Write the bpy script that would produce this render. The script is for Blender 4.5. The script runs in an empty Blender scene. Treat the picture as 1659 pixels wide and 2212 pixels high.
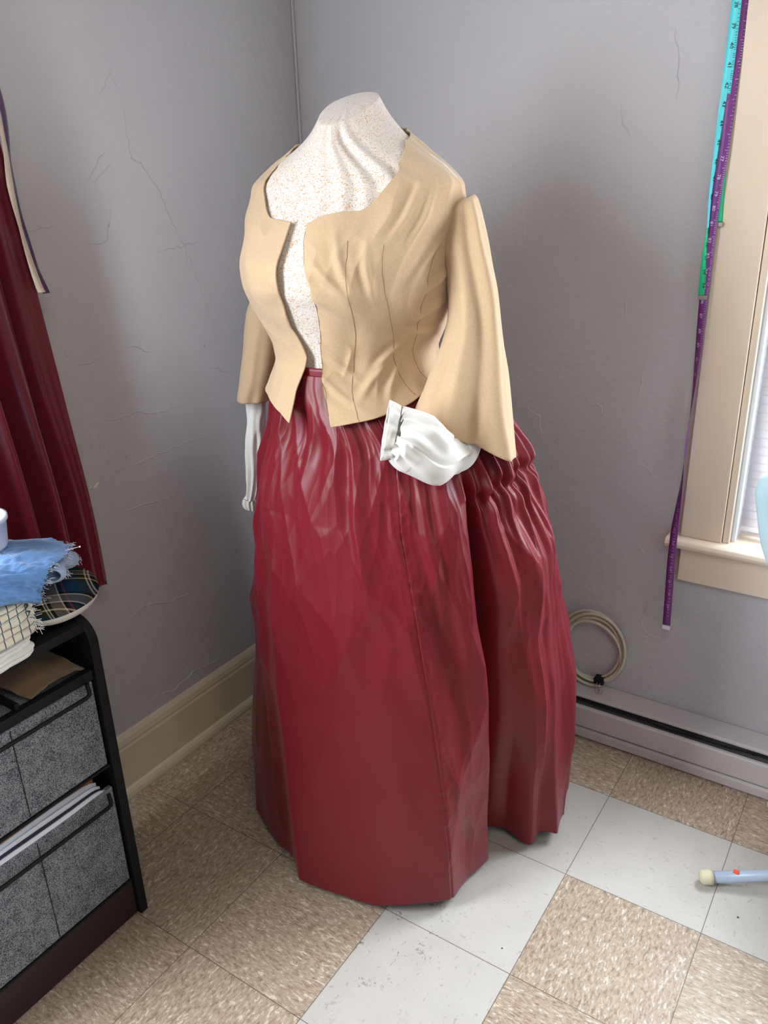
import bpy, math, random
import numpy as np
from mathutils import Vector, Matrix
S = bpy.context.scene
COL = S.collection
PI = math.pi
random.seed(4)

# ------------------------------------------------------------------ camera, world, lights, exposure
CAM = (1.5763, -1.9732, 1.5056)
YAW, PITCH, ROLL, FPX = -0.5928, -0.3844, -0.0305, 1743.95
f_ = np.array([math.sin(YAW)*math.cos(PITCH), math.cos(YAW)*math.cos(PITCH), math.sin(PITCH)])
r0 = np.array([math.cos(YAW), -math.sin(YAW), 0.0]); u0 = np.cross(r0, f_)
r_ = math.cos(ROLL)*r0 + math.sin(ROLL)*u0
u_ = -math.sin(ROLL)*r0 + math.cos(ROLL)*u0
cd = bpy.data.cameras.new('camera'); cam = bpy.data.objects.new('camera', cd); COL.objects.link(cam)
cam.matrix_world = Matrix(((r_[0], u_[0], -f_[0], CAM[0]), (r_[1], u_[1], -f_[1], CAM[1]), (r_[2], u_[2], -f_[2], CAM[2]), (0, 0, 0, 1)))
cd.sensor_fit = 'AUTO'; cd.sensor_width = 36.0; cd.lens = FPX/2212*36; cd.clip_start = .02
S.camera = cam

w = bpy.data.worlds.new('world'); S.world = w; w.use_nodes = True
bg = w.node_tree.nodes['Background']; bg.inputs[0].default_value = (0.78, 0.89, 1.0, 1); bg.inputs[1].default_value = 0.20

def area(name, loc, target, sx, sy, power, col):
    l = bpy.data.lights.new(name, 'AREA'); l.shape = 'RECTANGLE'; l.size = sx; l.size_y = sy; l.energy = power; l.color = col
    o = bpy.data.objects.new(name, l); COL.objects.link(o); o.location = loc
    o.rotation_euler = (Vector(target)-Vector(loc)).to_track_quat('-Z', 'Y').to_euler()
    return o
area('left_window_daylight', (-0.24, -1.98, 1.62), (0.9, -0.8, 0.95), 1.3, 1.3, 132, (0.88, 0.94, 1.0))
area('right_window_fill', (1.76, -0.03, 1.42), (1.66, -1.0, 1.36), 0.55, 1.15, 24, (0.88, 0.94, 1.0))  # added fill panel on the room side of the closed blind, imitating its daylight
area('right_window_sky', (1.66, 0.75, 1.7), (1.66, 0.0, 1.4), 1.4, 1.6, 260, (0.80, 0.90, 1.0))  # area lamp added outside to brighten the blind from behind, in place of sky
area('room_side_fill', (2.9, -1.9, 1.7), (0.8, -0.4, 0.9), 0.9, 1.2, 8, (1.0, 0.95, 0.88))  # added fill light from the camera side, no actual window there
area('ceiling_bounce_fill', (1.7, -1.9, 2.42), (1.0, -0.7, 0.9), 0.7, 0.7, 9, (1.0, 0.88, 0.72))  # added warm overhead fill standing in for ceiling bounce, not a fixture
S.view_settings.view_transform = 'Standard'; S.view_settings.look = 'None'
S.view_settings.exposure = 0.0; S.view_settings.gamma = 1.0; S.view_settings.use_curve_mapping = False

# ------------------------------------------------------------------ helpers
def lin(c):
    return tuple(((x/255)/12.92 if x/255 <= .04045 else ((x/255+.055)/1.055)**2.4) for x in c)
def link_mesh(name, verts, faces, m, parent=None, smooth=True, uvs=None, mats=None, fm=None):
    me = bpy.data.meshes.new(name)
    me.from_pydata([tuple(map(float, v)) for v in verts], [], [tuple(f) for f in faces])
    if uvs is not None:
        uv = me.uv_layers.new(name='UVMap')
        idx = np.empty(len(me.loops), dtype=np.int32); me.loops.foreach_get('vertex_index', idx)
        uv.data.foreach_set('uv', np.asarray(uvs, dtype=np.float32)[idx].ravel())
    for q in (mats or [m]): me.materials.append(q)
    if fm is not None: me.polygons.foreach_set('material_index', fm)
    if smooth: me.polygons.foreach_set('use_smooth', [True]*len(me.polygons))
    me.update()
    o = bpy.data.objects.new(name, me); COL.objects.link(o)
    if parent: o.parent = parent
    return o
def empty(name, loc=(0, 0, 0)):
    # roots stay at identity-offset: children carry world coordinates through the inverse offset
    o = bpy.data.objects.new(name, None); COL.objects.link(o); o.location = loc; o.empty_display_size = .05
    return o
def adopt(root):
    bpy.context.view_layer.update()
    for c in list(root.children): c.matrix_parent_inverse = Matrix.Translation(-Vector(root.location))
def tag(o, label=None, cat=None, group=None, kind=None):
    if label: o['label'] = label
    if cat: o['category'] = cat
    if group: o['group'] = group
    if kind: o['kind'] = kind
    return o
def solidify(o, t, off=-1):
    m = o.modifiers.new('solid', 'SOLIDIFY'); m.thickness = t; m.offset = off; return o
def bevel(o, wd=.003, seg=2):
    m = o.modifiers.new('bevel', 'BEVEL'); m.width = wd; m.segments = seg; m.limit_method = 'ANGLE'; return o
class MB:
    def __init__(s): s.v = []; s.f = []; s.uv = []
    def add(s, v, f, uv=None):
        b = len(s.v); s.v += [tuple(map(float, q)) for q in v]; s.f += [tuple(i+b for i in q) for q in f]
        s.uv += list(uv) if uv is not None else [(q[0]+q[1], q[2]) for q in v]
    def box(s, a, b):
        x0, y0, z0 = a; x1, y1, z1 = b
        s.add([(x0,y0,z0),(x1,y0,z0),(x1,y1,z0),(x0,y1,z0),(x0,y0,z1),(x1,y0,z1),(x1,y1,z1),(x0,y1,z1)],
              [(0,3,2,1),(4,5,6,7),(0,1,5,4),(1,2,6,5),(2,3,7,6),(3,0,4,7)])
    def tube(s, pts, r, n=10, closed=False, caps=True, flat=1.0):
        P = [Vector(q) for q in pts]; N = len(P); rr = r if hasattr(r, '__len__') else [r]*N
        V = []; up = Vector((0, 0, 1)); pu = None
        for i in range(N):
            t = (P[(i+1) % N]-P[i-1]) if closed else (P[min(i+1, N-1)]-P[max(i-1, 0)])
            t.normalize()
            if pu is None:
                a = t.cross(up)
                if a.length < .05: a = t.cross(Vector((1, 0, 0)))
            else: a = pu-t*pu.dot(t)
            a.normalize(); pu = a; b = t.cross(a)
            for k in range(n):
                c = 2*PI*k/n; V.append(P[i]+a*rr[i]*math.cos(c)+b*rr[i]*flat*math.sin(c))
        F = []
        for i in range(N if closed else N-1):
            j = (i+1) % N
            for k in range(n): F.append((i*n+k, i*n+(k+1) % n, j*n+(k+1) % n, j*n+k))
        if caps and not closed: F.append(tuple(range(n))[::-1]); F.append(tuple((N-1)*n+k for k in range(n)))
        s.add(V, F)
    def prism(s, pts, a, b):
        "extrude closed polygon pts by vector from a to b offsets"
        n = len(pts); V = [tuple(np.add(q, a)) for q in pts]+[tuple(np.add(q, b)) for q in pts]
        s.add(V, [tuple(range(n))[::-1], tuple(range(n, 2*n))]+[(i, (i+1) % n, n+(i+1) % n, n+i) for i in range(n)])
    def build(s, name, m, parent=None, smooth=False, **k):
        return link_mesh(name, s.v, s.f, m, parent, smooth, uvs=s.uv, **k)
def grid(name, P, m, parent=None, wrap=False, uv=(1, 1), smooth=True):
    "P: array (ni, nj, 3); wrap closes i"
    ni, nj = P.shape[:2]
    I = np.arange(ni if wrap else ni-1); J = np.arange(nj-1)
    a = (I[:, None]*nj+J).ravel(); b = (((I+1) % ni)[:, None]*nj+J).ravel()
    F = np.stack([a, b, b+1, a+1], 1)
    U = np.stack(np.meshgrid(np.linspace(0, uv[0], ni), np.linspace(0, uv[1], nj), indexing='ij'), -1).reshape(-1, 2)
    return link_mesh(name, P.reshape(-1, 3), F.tolist(), m, parent, smooth, uvs=U)
def vnoise(x, y, z=0.0, seed=0):
    x, y, z = np.broadcast_arrays(np.asarray(x, float), np.asarray(y, float), np.asarray(z, float))
    xi, yi, zi = np.floor(x), np.floor(y), np.floor(z); fx, fy, fz = x-xi, y-yi, z-zi
    fx, fy, fz = [q*q*q*(q*(q*6-15)+10) for q in (fx, fy, fz)]
    def h(a, b, c):
        n = (a.astype(np.int64)*73856093) ^ (b.astype(np.int64)*19349663) ^ (c.astype(np.int64)*83492791) ^ (seed*2654435761)
        n = (n ^ (n >> 13))*1274126177; n = n & 0x7fffffff; n = (n ^ (n >> 15))*2246822519 & 0x7fffffff
        return (n & 0xffff)/32767.5-1
    r = 0
    for dx in (0, 1):
        for dy in (0, 1):
            for dz in (0, 1):
                r = r+h(xi+dx, yi+dy, zi+dz)*(fx if dx else 1-fx)*(fy if dy else 1-fy)*(fz if dz else 1-fz)
    return r
def ridge(x, y, z=0, seed=0): return 1-2*np.abs(vnoise(x, y, z, seed))
def sst(a, b, x): t = np.clip((np.asarray(x)-a)/(b-a), 0, 1); return t*t*(3-2*t)
def crumple(x, y, seed=0, g=.9):
    "faceted folds: envelope of randomly tilted paraboloids on a jittered lattice, crisp creases where they meet"
    x, y = np.broadcast_arrays(x, y); xi, yi = np.floor(x), np.floor(y); best = np.full(x.shape, -9.0)
    def h(a, b, k):
        n = (a.astype(np.int64)*73856093) ^ (b.astype(np.int64)*19349663) ^ ((seed*7+k)*83492791); n = (n ^ (n >> 13))*1274126177 & 0x7fffffff
        return ((n ^ (n >> 15)) & 0xffff)/32767.5-1
    for dx in (-1, 0, 1):
        for dy in (-1, 0, 1):
            a, b = xi+dx, yi+dy; cx, cy = a+.5+.45*h(a, b, 1), b+.5+.45*h(a, b, 2); ux, uy = x-cx, y-cy
            best = np.maximum(best, g*(h(a, b, 3)*ux+h(a, b, 4)*uy)-(ux*ux+uy*uy)+.25*h(a, b, 5))
    return best
def gauss(x, m, s): return np.exp(-((x-m)/s)**2)
#@@COMMON
def cr(T, x):
    "smooth monotone-ish interpolation of table rows T[:,0] -> T[:,1:] (finite-difference Hermite)"
    T = np.asarray(T, float); T = T[np.argsort(T[:, 0])]
    k = T[:, 0]; V = T[:, 1:]; x = np.clip(np.asarray(x, float), k[0], k[-1])
    i = np.clip(np.searchsorted(k, x, side='right')-1, 0, len(k)-2)
    d = (V[1:]-V[:-1])/(k[1:]-k[:-1])[:, None]
    m = np.vstack([d[:1], (d[1:]+d[:-1])/2, d[-1:]])
    mm = m.copy(); mm[1:-1][(d[1:]*d[:-1]) <= 0] = 0; m = mm
    h = (k[i+1]-k[i])[..., None]; t = ((x-k[i])[..., None])/h
    return (V[i]*(2*t**3-3*t**2+1)+m[i]*h*(t**3-2*t**2+t)+V[i+1]*(-2*t**3+3*t**2)+m[i+1]*h*(t**3-t**2))
PHI = .08
#        z     w     f     b     n    tilt  cx    cy
BODY = [(1.000,.142,.168,.128,2.2, 0, .620,-.620),
        (1.150,.142,.168,.128,2.2, 0, .620,-.620),
        (1.200,.142,.168,.128,2.2, 0, .620,-.620),
        (1.250,.165,.182,.130,2.2, 0, .620,-.620),
        (1.300,.183,.208,.130,2.25,0, .620,-.620),
        (1.340,.190,.228,.130,2.25,0, .620,-.620),
        (1.380,.194,.226,.130,2.25,0, .620,-.620),
        (1.420,.200,.198,.130,2.2, 0, .620,-.620),
        (1.460,.212,.165,.120,2.1, 0, .620,-.620),
        (1.500,.216,.138,.105,2.0, 0, .620,-.620),
        (1.530,.190,.122,.095,2.0, -.05, .620,-.620),
        (1.565,.135,.108,.085,2.0, -.15, .620,-.620),
        (1.590,.100,.100,.075,2.0, -.26, .620,-.620),
        (1.617,.072,.094,.060,2.0, -.38, .620,-.620),
        (1.643,.052,.086,.050,2.0, -.46, .620,-.620)]
SKIRT = [(1.180,.149,.175,.135,2.2, 0, .620,-.620),
        (1.150,.156,.185,.148,2.2, 0, .622,-.618),
        (1.100,.200,.212,.200,2.2, 0, .640,-.600),
        (1.050,.240,.240,.240,2.2, 0, .655,-.580),
        (1.000,.270,.262,.270,2.2, 0, .660,-.573),
        (.950,.292,.277,.285,2.2, 0, .662,-.572),
        (.880,.308,.290,.295,2.2, 0, .662,-.571),
        (.700,.333,.310,.310,2.2, 0, .666,-.569),
        (.400,.380,.322,.322,2.2, 0, .670,-.566),
        (.030,.410,.332,.332,2.2, 0, .670,-.566)]
JACK = [(1.000,.290,.290,.285,2.2, 0, .655,-.580),
        (1.050,.262,.268,.265,2.2, 0, .650,-.586),
        (1.100,.222,.238,.228,2.2, 0, .636,-.604),
        (1.150,.174,.205,.172,2.2, 0, .622,-.618),
        (1.200,.156,.184,.142,2.2, 0, .620,-.620)]+[
        (z, w+(.010 if z < 1.47 else .006), f+(.010 if z < 1.47 else .006), b+(.010 if z < 1.47 else .006), n, tl, x, y) for z, w, f, b, n, tl, x, y in BODY if z > 1.21]
def surf(T, th, z, phi=PHI, off=0.0):
    th, z = np.broadcast_arrays(np.asarray(th, float), np.asarray(z, float))
    q = cr(T, z); w, f, b, n, tl, cx, cy = [q[..., i] for i in range(7)]
    c, s = np.cos(th), np.sin(th); w = w+off; f = f+off; b = b+off
    l = w*np.sign(c)*np.abs(c)**(2/n); d = np.where(s > 0, f, b)*np.sign(s)*np.abs(s)**(2/n)
    x = cx+l*math.cos(phi)+d*math.sin(phi); y = cy+l*math.sin(phi)-d*math.cos(phi)
    return np.stack([x, y, z+tl*d], -1)
#@@END
def normals(P, wrap=False):
    if wrap: du = np.roll(P, -1, 0)-np.roll(P, 1, 0)
    else: du = np.gradient(P, axis=0)
    dv = np.gradient(P, axis=1); n = np.cross(du, dv); L = np.linalg.norm(n, axis=-1, keepdims=True)+1e-12
    return n/L

# ------------------------------------------------------------------ materials
class NT:
    def __init__(s, name):
        s.m = bpy.data.materials.new(name); s.m.use_nodes = True; s.t = s.m.node_tree; s.n = s.t.nodes
        s.b = s.n['Principled BSDF']; s.out = s.n['Material Output']
    def L(s, a, b): s.t.links.new(a, b)
    def put(s, sock, v):
        if isinstance(v, bpy.types.NodeSocket): s.L(v, sock)
        else: sock.default_value = (tuple(v)+(1,) if hasattr(v, '__len__') and len(v) == 3 and sock.type == 'RGBA' else v)
    def math(s, op, a, b=0.0, c=None):
        n = s.n.new('ShaderNodeMath'); n.operation = op; s.put(n.inputs[0], a); s.put(n.inputs[1], b)
        if c is not None: s.put(n.inputs[2], c)
        return n.outputs[0]
    def mix(s, f, a, b, blend='MIX'):
        n = s.n.new('ShaderNodeMix'); n.data_type = 'RGBA'; n.blend_type = blend
        s.put(n.inputs[0], f); s.put(n.inputs[6], a); s.put(n.inputs[7], b); return n.outputs[2]
    def coord(s, kind='Object'): return s.n.new('ShaderNodeTexCoord').outputs[kind]
    def pos(s): return s.n.new('ShaderNodeNewGeometry').outputs['Position']
    def map(s, v, scale=(1, 1, 1), loc=(0, 0, 0), rot=(0, 0, 0)):
        n = s.n.new('ShaderNodeMapping'); s.L(v, n.inputs[0]); n.inputs[1].default_value = loc; n.inputs[2].default_value = rot; n.inputs[3].default_value = scale
        return n.outputs[0]
    def noise(s, v, scale, detail=2, rough=.5, dist=0):
        n = s.n.new('ShaderNodeTexNoise'); s.L(v, n.inputs['Vector']); n.inputs['Scale'].default_value = scale
        n.inputs['Detail'].default_value = detail; n.inputs['Roughness'].default_value = rough; n.inputs['Distortion'].default_value = dist
        return n.outputs[0]
    def voro(s, v, scale, feat='F1', out='Distance'):
        n = s.n.new('ShaderNodeTexVoronoi'); n.feature = feat; s.L(v, n.inputs['Vector']); n.inputs['Scale'].default_value = scale
        return n.outputs[out]
    def ramp(s, f, stops, const=False):
        n = s.n.new('ShaderNodeValToRGB'); s.L(f, n.inputs[0]); e = n.color_ramp.elements
        if const: n.color_ramp.interpolation = 'CONSTANT'
        while len(e) < len(stops): e.new(.5)
        for k, (p, c) in enumerate(stops): e[k].position = p; e[k].color = (tuple(c)+(1,)) if hasattr(c, '__len__') else (c, c, c, 1)
        return n.outputs[0]
    def sep(s, v):
        n = s.n.new('ShaderNodeSeparateXYZ'); s.L(v, n.inputs[0]); return n.outputs
    def bump(s, h, strength=.3, dist=.001):
        n = s.n.new('ShaderNodeBump'); s.L(h, n.inputs['Height']); n.inputs['Strength'].default_value = strength; n.inputs['Distance'].default_value = dist
        s.L(n.outputs[0], s.b.inputs['Normal']); return n
    def fin(s, col=None, rough=.6, spec=.5, sheen=0, metal=0):
        if col is not None: s.put(s.b.inputs['Base Color'], col)
        s.put(s.b.inputs['Roughness'], rough); s.b.inputs['Specular IOR Level'].default_value = spec
        s.b.inputs['Sheen Weight'].default_value = sheen; s.b.inputs['Metallic'].default_value = metal
        return s.m
def plain(name, rgb, rough=.6, spec=.5, sheen=0, metal=0, var=.08, vs=12, bump=0, bs=300):
    t = NT(name); c = lin(rgb); n = t.noise(t.pos(), vs, 3)
    col = t.mix(n, tuple(x*(1-var) for x in c), tuple(min(1, x*(1+var)) for x in c))
    if bump: t.bump(t.noise(t.pos(), bs, 2), bump, .0008)
    return t.fin(col, rough, spec, sheen, metal)

def mat_wall():
    t = NT('grey_wall_paint'); p = t.pos()
    n = t.noise(p, 1.3, 4, .6); n2 = t.noise(p, 9, 4, .6)
    col = t.mix(n, lin((180, 176, 180)), lin((190, 186, 189)))
    col = t.mix(t.math('MULTIPLY', n2, .25), col, lin((170, 168, 175)))
    sp = t.math('GREATER_THAN', t.noise(p, 60, 1), .80)
    col = t.mix(t.math('MULTIPLY', sp, .35), col, lin((105, 100, 98)))
    h = t.math('ADD', t.math('MULTIPLY', t.noise(p, 22, 5, .65), 1.4), t.math('MULTIPLY', t.noise(p, 230, 2), .22))
    t.bump(h, .8, .0045)
    return t.fin(col, .55, .35)
def mat_floor():
    t = NT('vinyl_tile_floor'); p = t.pos(); s = t.sep(p)
    T = .3048
    u = t.math('DIVIDE', t.math('SUBTRACT', s[0], 1.109), T); v = t.math('DIVIDE', t.math('SUBTRACT', -.2601, s[1]), T) if False else t.math('DIVIDE', t.math('MULTIPLY_ADD', s[1], -1.0, -.2601), T)
    iu, iv = t.math('FLOOR', u), t.math('FLOOR', v)
    r0 = t.math('COMPARE', iv, 0.0, .1); r1 = t.math('GREATER_THAN', iu, -1.5); A = t.math('MULTIPLY', r0, r1)
    c0 = t.math('COMPARE', iu, -1.0, .1); c1 = t.math('GREATER_THAN', iv, -.5); B = t.math('MULTIPLY', c0, c1)
    white = t.math('MAXIMUM', A, B)
    par = t.math('MODULO', t.math('ADD', t.math('ADD', iu, iv), 100.0), 2.0); par = t.math('GREATER_THAN', par, .5)
    def tile_tex(sc, loc):
        q = t.map(p, sc, loc)
        return t.noise(q, 1.0, 3, .62, .4), t.noise(t.map(p, sc, tuple(k+7.3 for k in loc)), .9, 2, .55, .3)
    a1, b1 = tile_tex((70, 190, 1), (0, 0, 0)); a2, b2 = tile_tex((190, 70, 1), (3, 1, 0))
    mx = lambda a, b: t.math('ADD', t.math('MULTIPLY', a, t.math('SUBTRACT', 1.0, par)), t.math('MULTIPLY', b, par))
    n, m = mx(a1, a2), mx(b1, b2)
    beige = t.ramp(n, [(.30, lin((138, 119, 99))), (.42, lin((160, 141, 121))), (.55, lin((174, 156, 137))), (.68, lin((190, 174, 156)))])
    fl = t.ramp(m, [(.60, 0.0), (.67, 1.0)]); beige = t.mix(t.math('MULTIPLY', fl, .7), beige, lin((222, 210, 190)))
    dk = t.ramp(m, [(.33, 1.0), (.40, 0.0)]); beige = t.mix(t.math('MULTIPLY', dk, .65), beige, lin((116, 95, 72)))
    wh = t.mix(t.noise(p, 14, 3), lin((182, 177, 169)), lin((196, 191, 183)))
    dk2 = t.ramp(m, [(.29, 1.0), (.35, 0.0)]); wh = t.mix(t.math('MULTIPLY', dk2, .5), wh, lin((140, 134, 128)))
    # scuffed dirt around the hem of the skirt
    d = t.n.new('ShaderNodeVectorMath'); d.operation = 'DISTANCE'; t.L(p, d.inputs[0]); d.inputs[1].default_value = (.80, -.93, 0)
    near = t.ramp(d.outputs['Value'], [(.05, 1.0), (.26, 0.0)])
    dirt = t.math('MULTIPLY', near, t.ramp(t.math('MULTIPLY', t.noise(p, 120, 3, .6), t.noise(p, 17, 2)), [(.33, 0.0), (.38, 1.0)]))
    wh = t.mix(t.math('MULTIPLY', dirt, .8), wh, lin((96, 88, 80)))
    dots = t.math('LESS_THAN', t.voro(p, 12), .035); wh = t.mix(dots, wh, lin((60, 55, 52)))
    col = t.mix(white, beige, wh)
    fu, fv = t.math('FRACT', t.math('ADD', u, 100.0)), t.math('FRACT', t.math('ADD', v, 100.0))
    e = t.math('MINIMUM', t.math('MINIMUM', fu, t.math('SUBTRACT', 1.0, fu)), t.math('MINIMUM', fv, t.math('SUBTRACT', 1.0, fv)))
    seam = t.math('LESS_THAN', e, .0030)
    col = t.mix(t.math('MULTIPLY', seam, .75), col, lin((66, 52, 40)))
    t.bump(t.math('MULTIPLY', t.math('SUBTRACT', 1.0, seam), 1.0), .4, .0006)
    return t.fin(col, t.math('MULTIPLY_ADD', t.noise(p, 30, 3), .18, .34), .45)
def mat_taffeta():
    t = NT('burgundy_taffeta'); p = t.pos()
    col = t.mix(t.noise(p, 5, 2), lin((106, 22, 32)), lin((120, 29, 41)))
    weave = t.noise(t.map(p, (420, 420, 60)), 1, 2)
    t.bump(weave, .10, .0006)
    m = t.fin(col, .37, .30); b = t.b
    b.inputs['Sheen Weight'].default_value = .12; b.inputs['Sheen Roughness'].default_value = .35; b.inputs['Sheen Tint'].default_value = (.95, .35, .55, 1)
    return m
def mat_print():
    t = NT('printed_cotton_cover'); p = t.coord('UV')
    q = t.noise(p, 260, 0); w = t.math('ABSOLUTE', t.math('SUBTRACT', t.noise(p, 210, 0, .4, 1.2), .5))
    line = t.math('LESS_THAN', w, .050); msk = t.math('GREATER_THAN', q, .38)
    col = t.mix(t.math('MULTIPLY', t.math('MULTIPLY', line, msk), .85), lin((218, 212, 206)), lin((190, 144, 90)))
    return t.fin(col, .75, .25, .2)
def mat_wool(name, a, b):
    t = NT(name); p = t.pos()
    col = t.mix(t.noise(p, 240, 3, .7), lin(a), lin(b))
    t.bump(t.noise(p, 700, 3, .7), .35, .0010)
    return t.fin(col, .9, .12, .35)
def mat_tweed():
    t = NT('grey_tweed'); p = t.pos()
    n1 = t.noise(t.map(p, (900, 420, 1500)), 1, 1); n2 = t.noise(t.map(p, (900, 1300, 380)), 1, 1); n3 = t.noise(p, 40, 2)
    v = t.math('ADD', t.math('MULTIPLY', t.math('ADD', n1, n2), .5), t.math('MULTIPLY', n3, .12))
    col = t.ramp(v, [(.44, lin((30, 34, 44))), (.53, lin((76, 80, 88))), (.62, lin((158, 160, 164)))])
    t.bump(v, .4, .0008)
    return t.fin(col, .9, .2)
def mat_check(name, ground, line, n1, wd):
    t = NT(name); s = t.sep(t.coord('UV'))
    a = t.math('LESS_THAN', t.math('FRACT', t.math('MULTIPLY', s[0], n1)), wd); b = t.math('LESS_THAN', t.math('FRACT', t.math('MULTIPLY', s[1], n1)), wd)
    col = t.mix(t.math('MAXIMUM', a, b), lin(ground), lin(line))
    t.bump(t.noise(t.pos(), 500, 2), .3, .0006)
    return t.fin(col, .85, .2, .2)
def mat_tartan():
    t = NT('blue_black_tartan'); s = t.sep(t.coord('UV'))
    tw = t.math('GREATER_THAN', t.math('FRACT', t.math('MULTIPLY', t.math('ADD', s[0], s[1]), 420.0)), .5)
    blue, black, olive, cream, red = lin((24, 52, 78)), lin((14, 14, 18)), lin((46, 44, 26)), lin((196, 190, 168)), lin((168, 44, 36))
    def stripe(x, stops): return t.ramp(t.math('FRACT', x), stops, True)
    g = t.math('GREATER_THAN', t.math('FRACT', t.math('MULTIPLY', s[0], 7.0)), .5)
    A = stripe(t.math('MULTIPLY_ADD', s[0], 12.0, .25), [(0, blue), (.30, olive), (.44, cream), (.47, black), (.50, cream), (.53, black), (.60, lin((110, 104, 98))), (.82, cream), (.85, black), (.92, blue), (.96, red), (.98, blue)])
    Bc = stripe(t.math('MULTIPLY_ADD', s[1], 12.0, .1), [(0, blue), (.28, olive), (.38, cream), (.42, olive), (.52, black), (.58, cream), (.61, lin((96, 92, 90))), (.80, cream), (.83, black), (.90, blue)])
    col = t.mix(tw, A, Bc)
    return t.fin(col, .95, .05, 0)
M = dict(
 wall=mat_wall(), floor=mat_floor(), taffeta=mat_taffeta(), printed=mat_print(), tweed=mat_tweed(), tartan=mat_tartan(),
 wool=mat_wool('camel_wool', (182, 152, 118), (206, 180, 147)),
 trim=plain('cream_trim_paint', (222, 203, 182), .45, .4, var=.05, bump=.15, bs=60),
 base=plain('cream_baseboard_paint', (208, 197, 172), .4, .4, var=.06, bump=.15, bs=60),
 heater=plain('grey_white_enamel', (188, 180, 180), .45, .4, var=.05),
 white=plain('white_paint', (225, 228, 232), .4, .4, var=.03),
 black=plain('black_metal', (20, 19, 23), .6, .25),
 brown=plain('dark_brown_panel', (44, 27, 30), .4, .4),
 fins=plain('grey_heater_fins', (84, 82, 84), .6, .3),
 dark=plain('dark_recess', (30, 30, 34), .7, .3),
 silk=plain('white_silk', (230, 228, 224), .36, .45, .4, var=.02),
 linen=plain('white_linen', (222, 220, 214), .7, .2, .3, var=.03, bump=.3, bs=400),
 stitch=plain('brown_thread', (146, 112, 78), .8, .2),
 bluecloth=plain('blue_cotton', (98, 142, 196), .85, .2, .3, var=.1, vs=60, bump=.3, bs=500),
 bluein=plain('pale_blue_cotton_reverse', (150, 172, 200), .85, .2, .3, var=.1),
 check=mat_check('cream_check_cotton', (216, 210, 190), (62, 84, 96), 60.0, .12),
 felt=plain('tan_felt', (122, 100, 72), .95, .1, .3, bump=.4),
 paper=plain('white_paper', (226, 230, 238), .6, .3, var=.02),
 manila=plain('orange_brown_folder', (176, 110, 52), .6, .3),
 navy=plain('navy_folder', (40, 40, 66), .6, .3),
 plastic=plain('frosted_plastic', (196, 204, 220), .35, .5),
 metal=plain('dull_metal', (160, 156, 150), .35, .5, metal=.9),
 cable=plain('cream_cable', (196, 186, 168), .45, .4),
 lblue=plain('pale_blue_enamel', (168, 184, 204), .35, .5),
 pad=plain('pale_blue_cover', (168, 196, 206), .85, .2, .3, bump=.5, bs=260),
 rubber=plain('cream_rubber', (212, 206, 176), .6, .3),
 orange=plain('orange_mark', (232, 90, 60), .6, .3),
 ink=plain('black_ink', (20, 40, 44), .6, .3), wink=plain('white_ink', (214, 190, 226), .6, .3),
 turq=plain('turquoise_tape', (88, 206, 214), .45, .4, var=.05), green=plain('green_tape', (26, 172, 120), .45, .4, var=.05),
 purple=plain('purple_tape', (112, 50, 122), .45, .4, var=.05), plum=plain('plum_tape_reverse', (96, 30, 92), .45, .4),
 cream=plain('cream_ribbon', (206, 192, 172), .6, .3, .2), mauve=plain('purple_ribbon', (74, 46, 84), .5, .3, .2),
 speck=plain('bare_plaster', (226, 218, 196), .8, .2), flesh=plain('fraying', (190, 200, 214), .9, .1),
)
def mat_curtain():
    t = NT('burgundy_satin'); p = t.pos()
    col = t.mix(t.noise(t.map(p, (600, 600, 60)), 1, 2), lin((104, 18, 34)), lin((128, 28, 46)))
    m = t.fin(col, .30, .8, .5); t.b.inputs['Sheen Tint'].default_value = (1, .5, .6, 1)
    tr = t.n.new('ShaderNodeBsdfTranslucent'); tr.inputs[0].default_value = lin((200, 70, 110))+(1,)
    mx = t.n.new('ShaderNodeMixShader'); mx.inputs[0].default_value = .33
    t.L(t.b.outputs[0], mx.inputs[1]); t.L(tr.outputs[0], mx.inputs[2]); t.L(mx.outputs[0], t.out.inputs[0])
    return m
def mat_slat():
    t = NT('white_blind_slat'); m = t.fin(lin((232, 226, 226)), .45, .4)
    tr = t.n.new('ShaderNodeBsdfTranslucent'); tr.inputs[0].default_value = (.9, .86, .86, 1)
    mx = t.n.new('ShaderNodeMixShader'); mx.inputs[0].default_value = .62
    t.L(t.b.outputs[0], mx.inputs[1]); t.L(tr.outputs[0], mx.inputs[2]); t.L(mx.outputs[0], t.out.inputs[0])
    return m
def mat_glass(name='window_glass'):
    t = NT(name); g = t.n.new('ShaderNodeBsdfTransparent'); gl = t.n.new('ShaderNodeBsdfGlossy'); gl.inputs['Roughness'].default_value = .03
    mx = t.n.new('ShaderNodeMixShader'); mx.inputs[0].default_value = .07
    t.L(g.outputs[0], mx.inputs[1]); t.L(gl.outputs[0], mx.inputs[2]); t.L(mx.outputs[0], t.out.inputs[0]); return t.m
M['curtain'] = mat_curtain(); M['slat'] = mat_slat(); M['glass'] = mat_glass()

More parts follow.
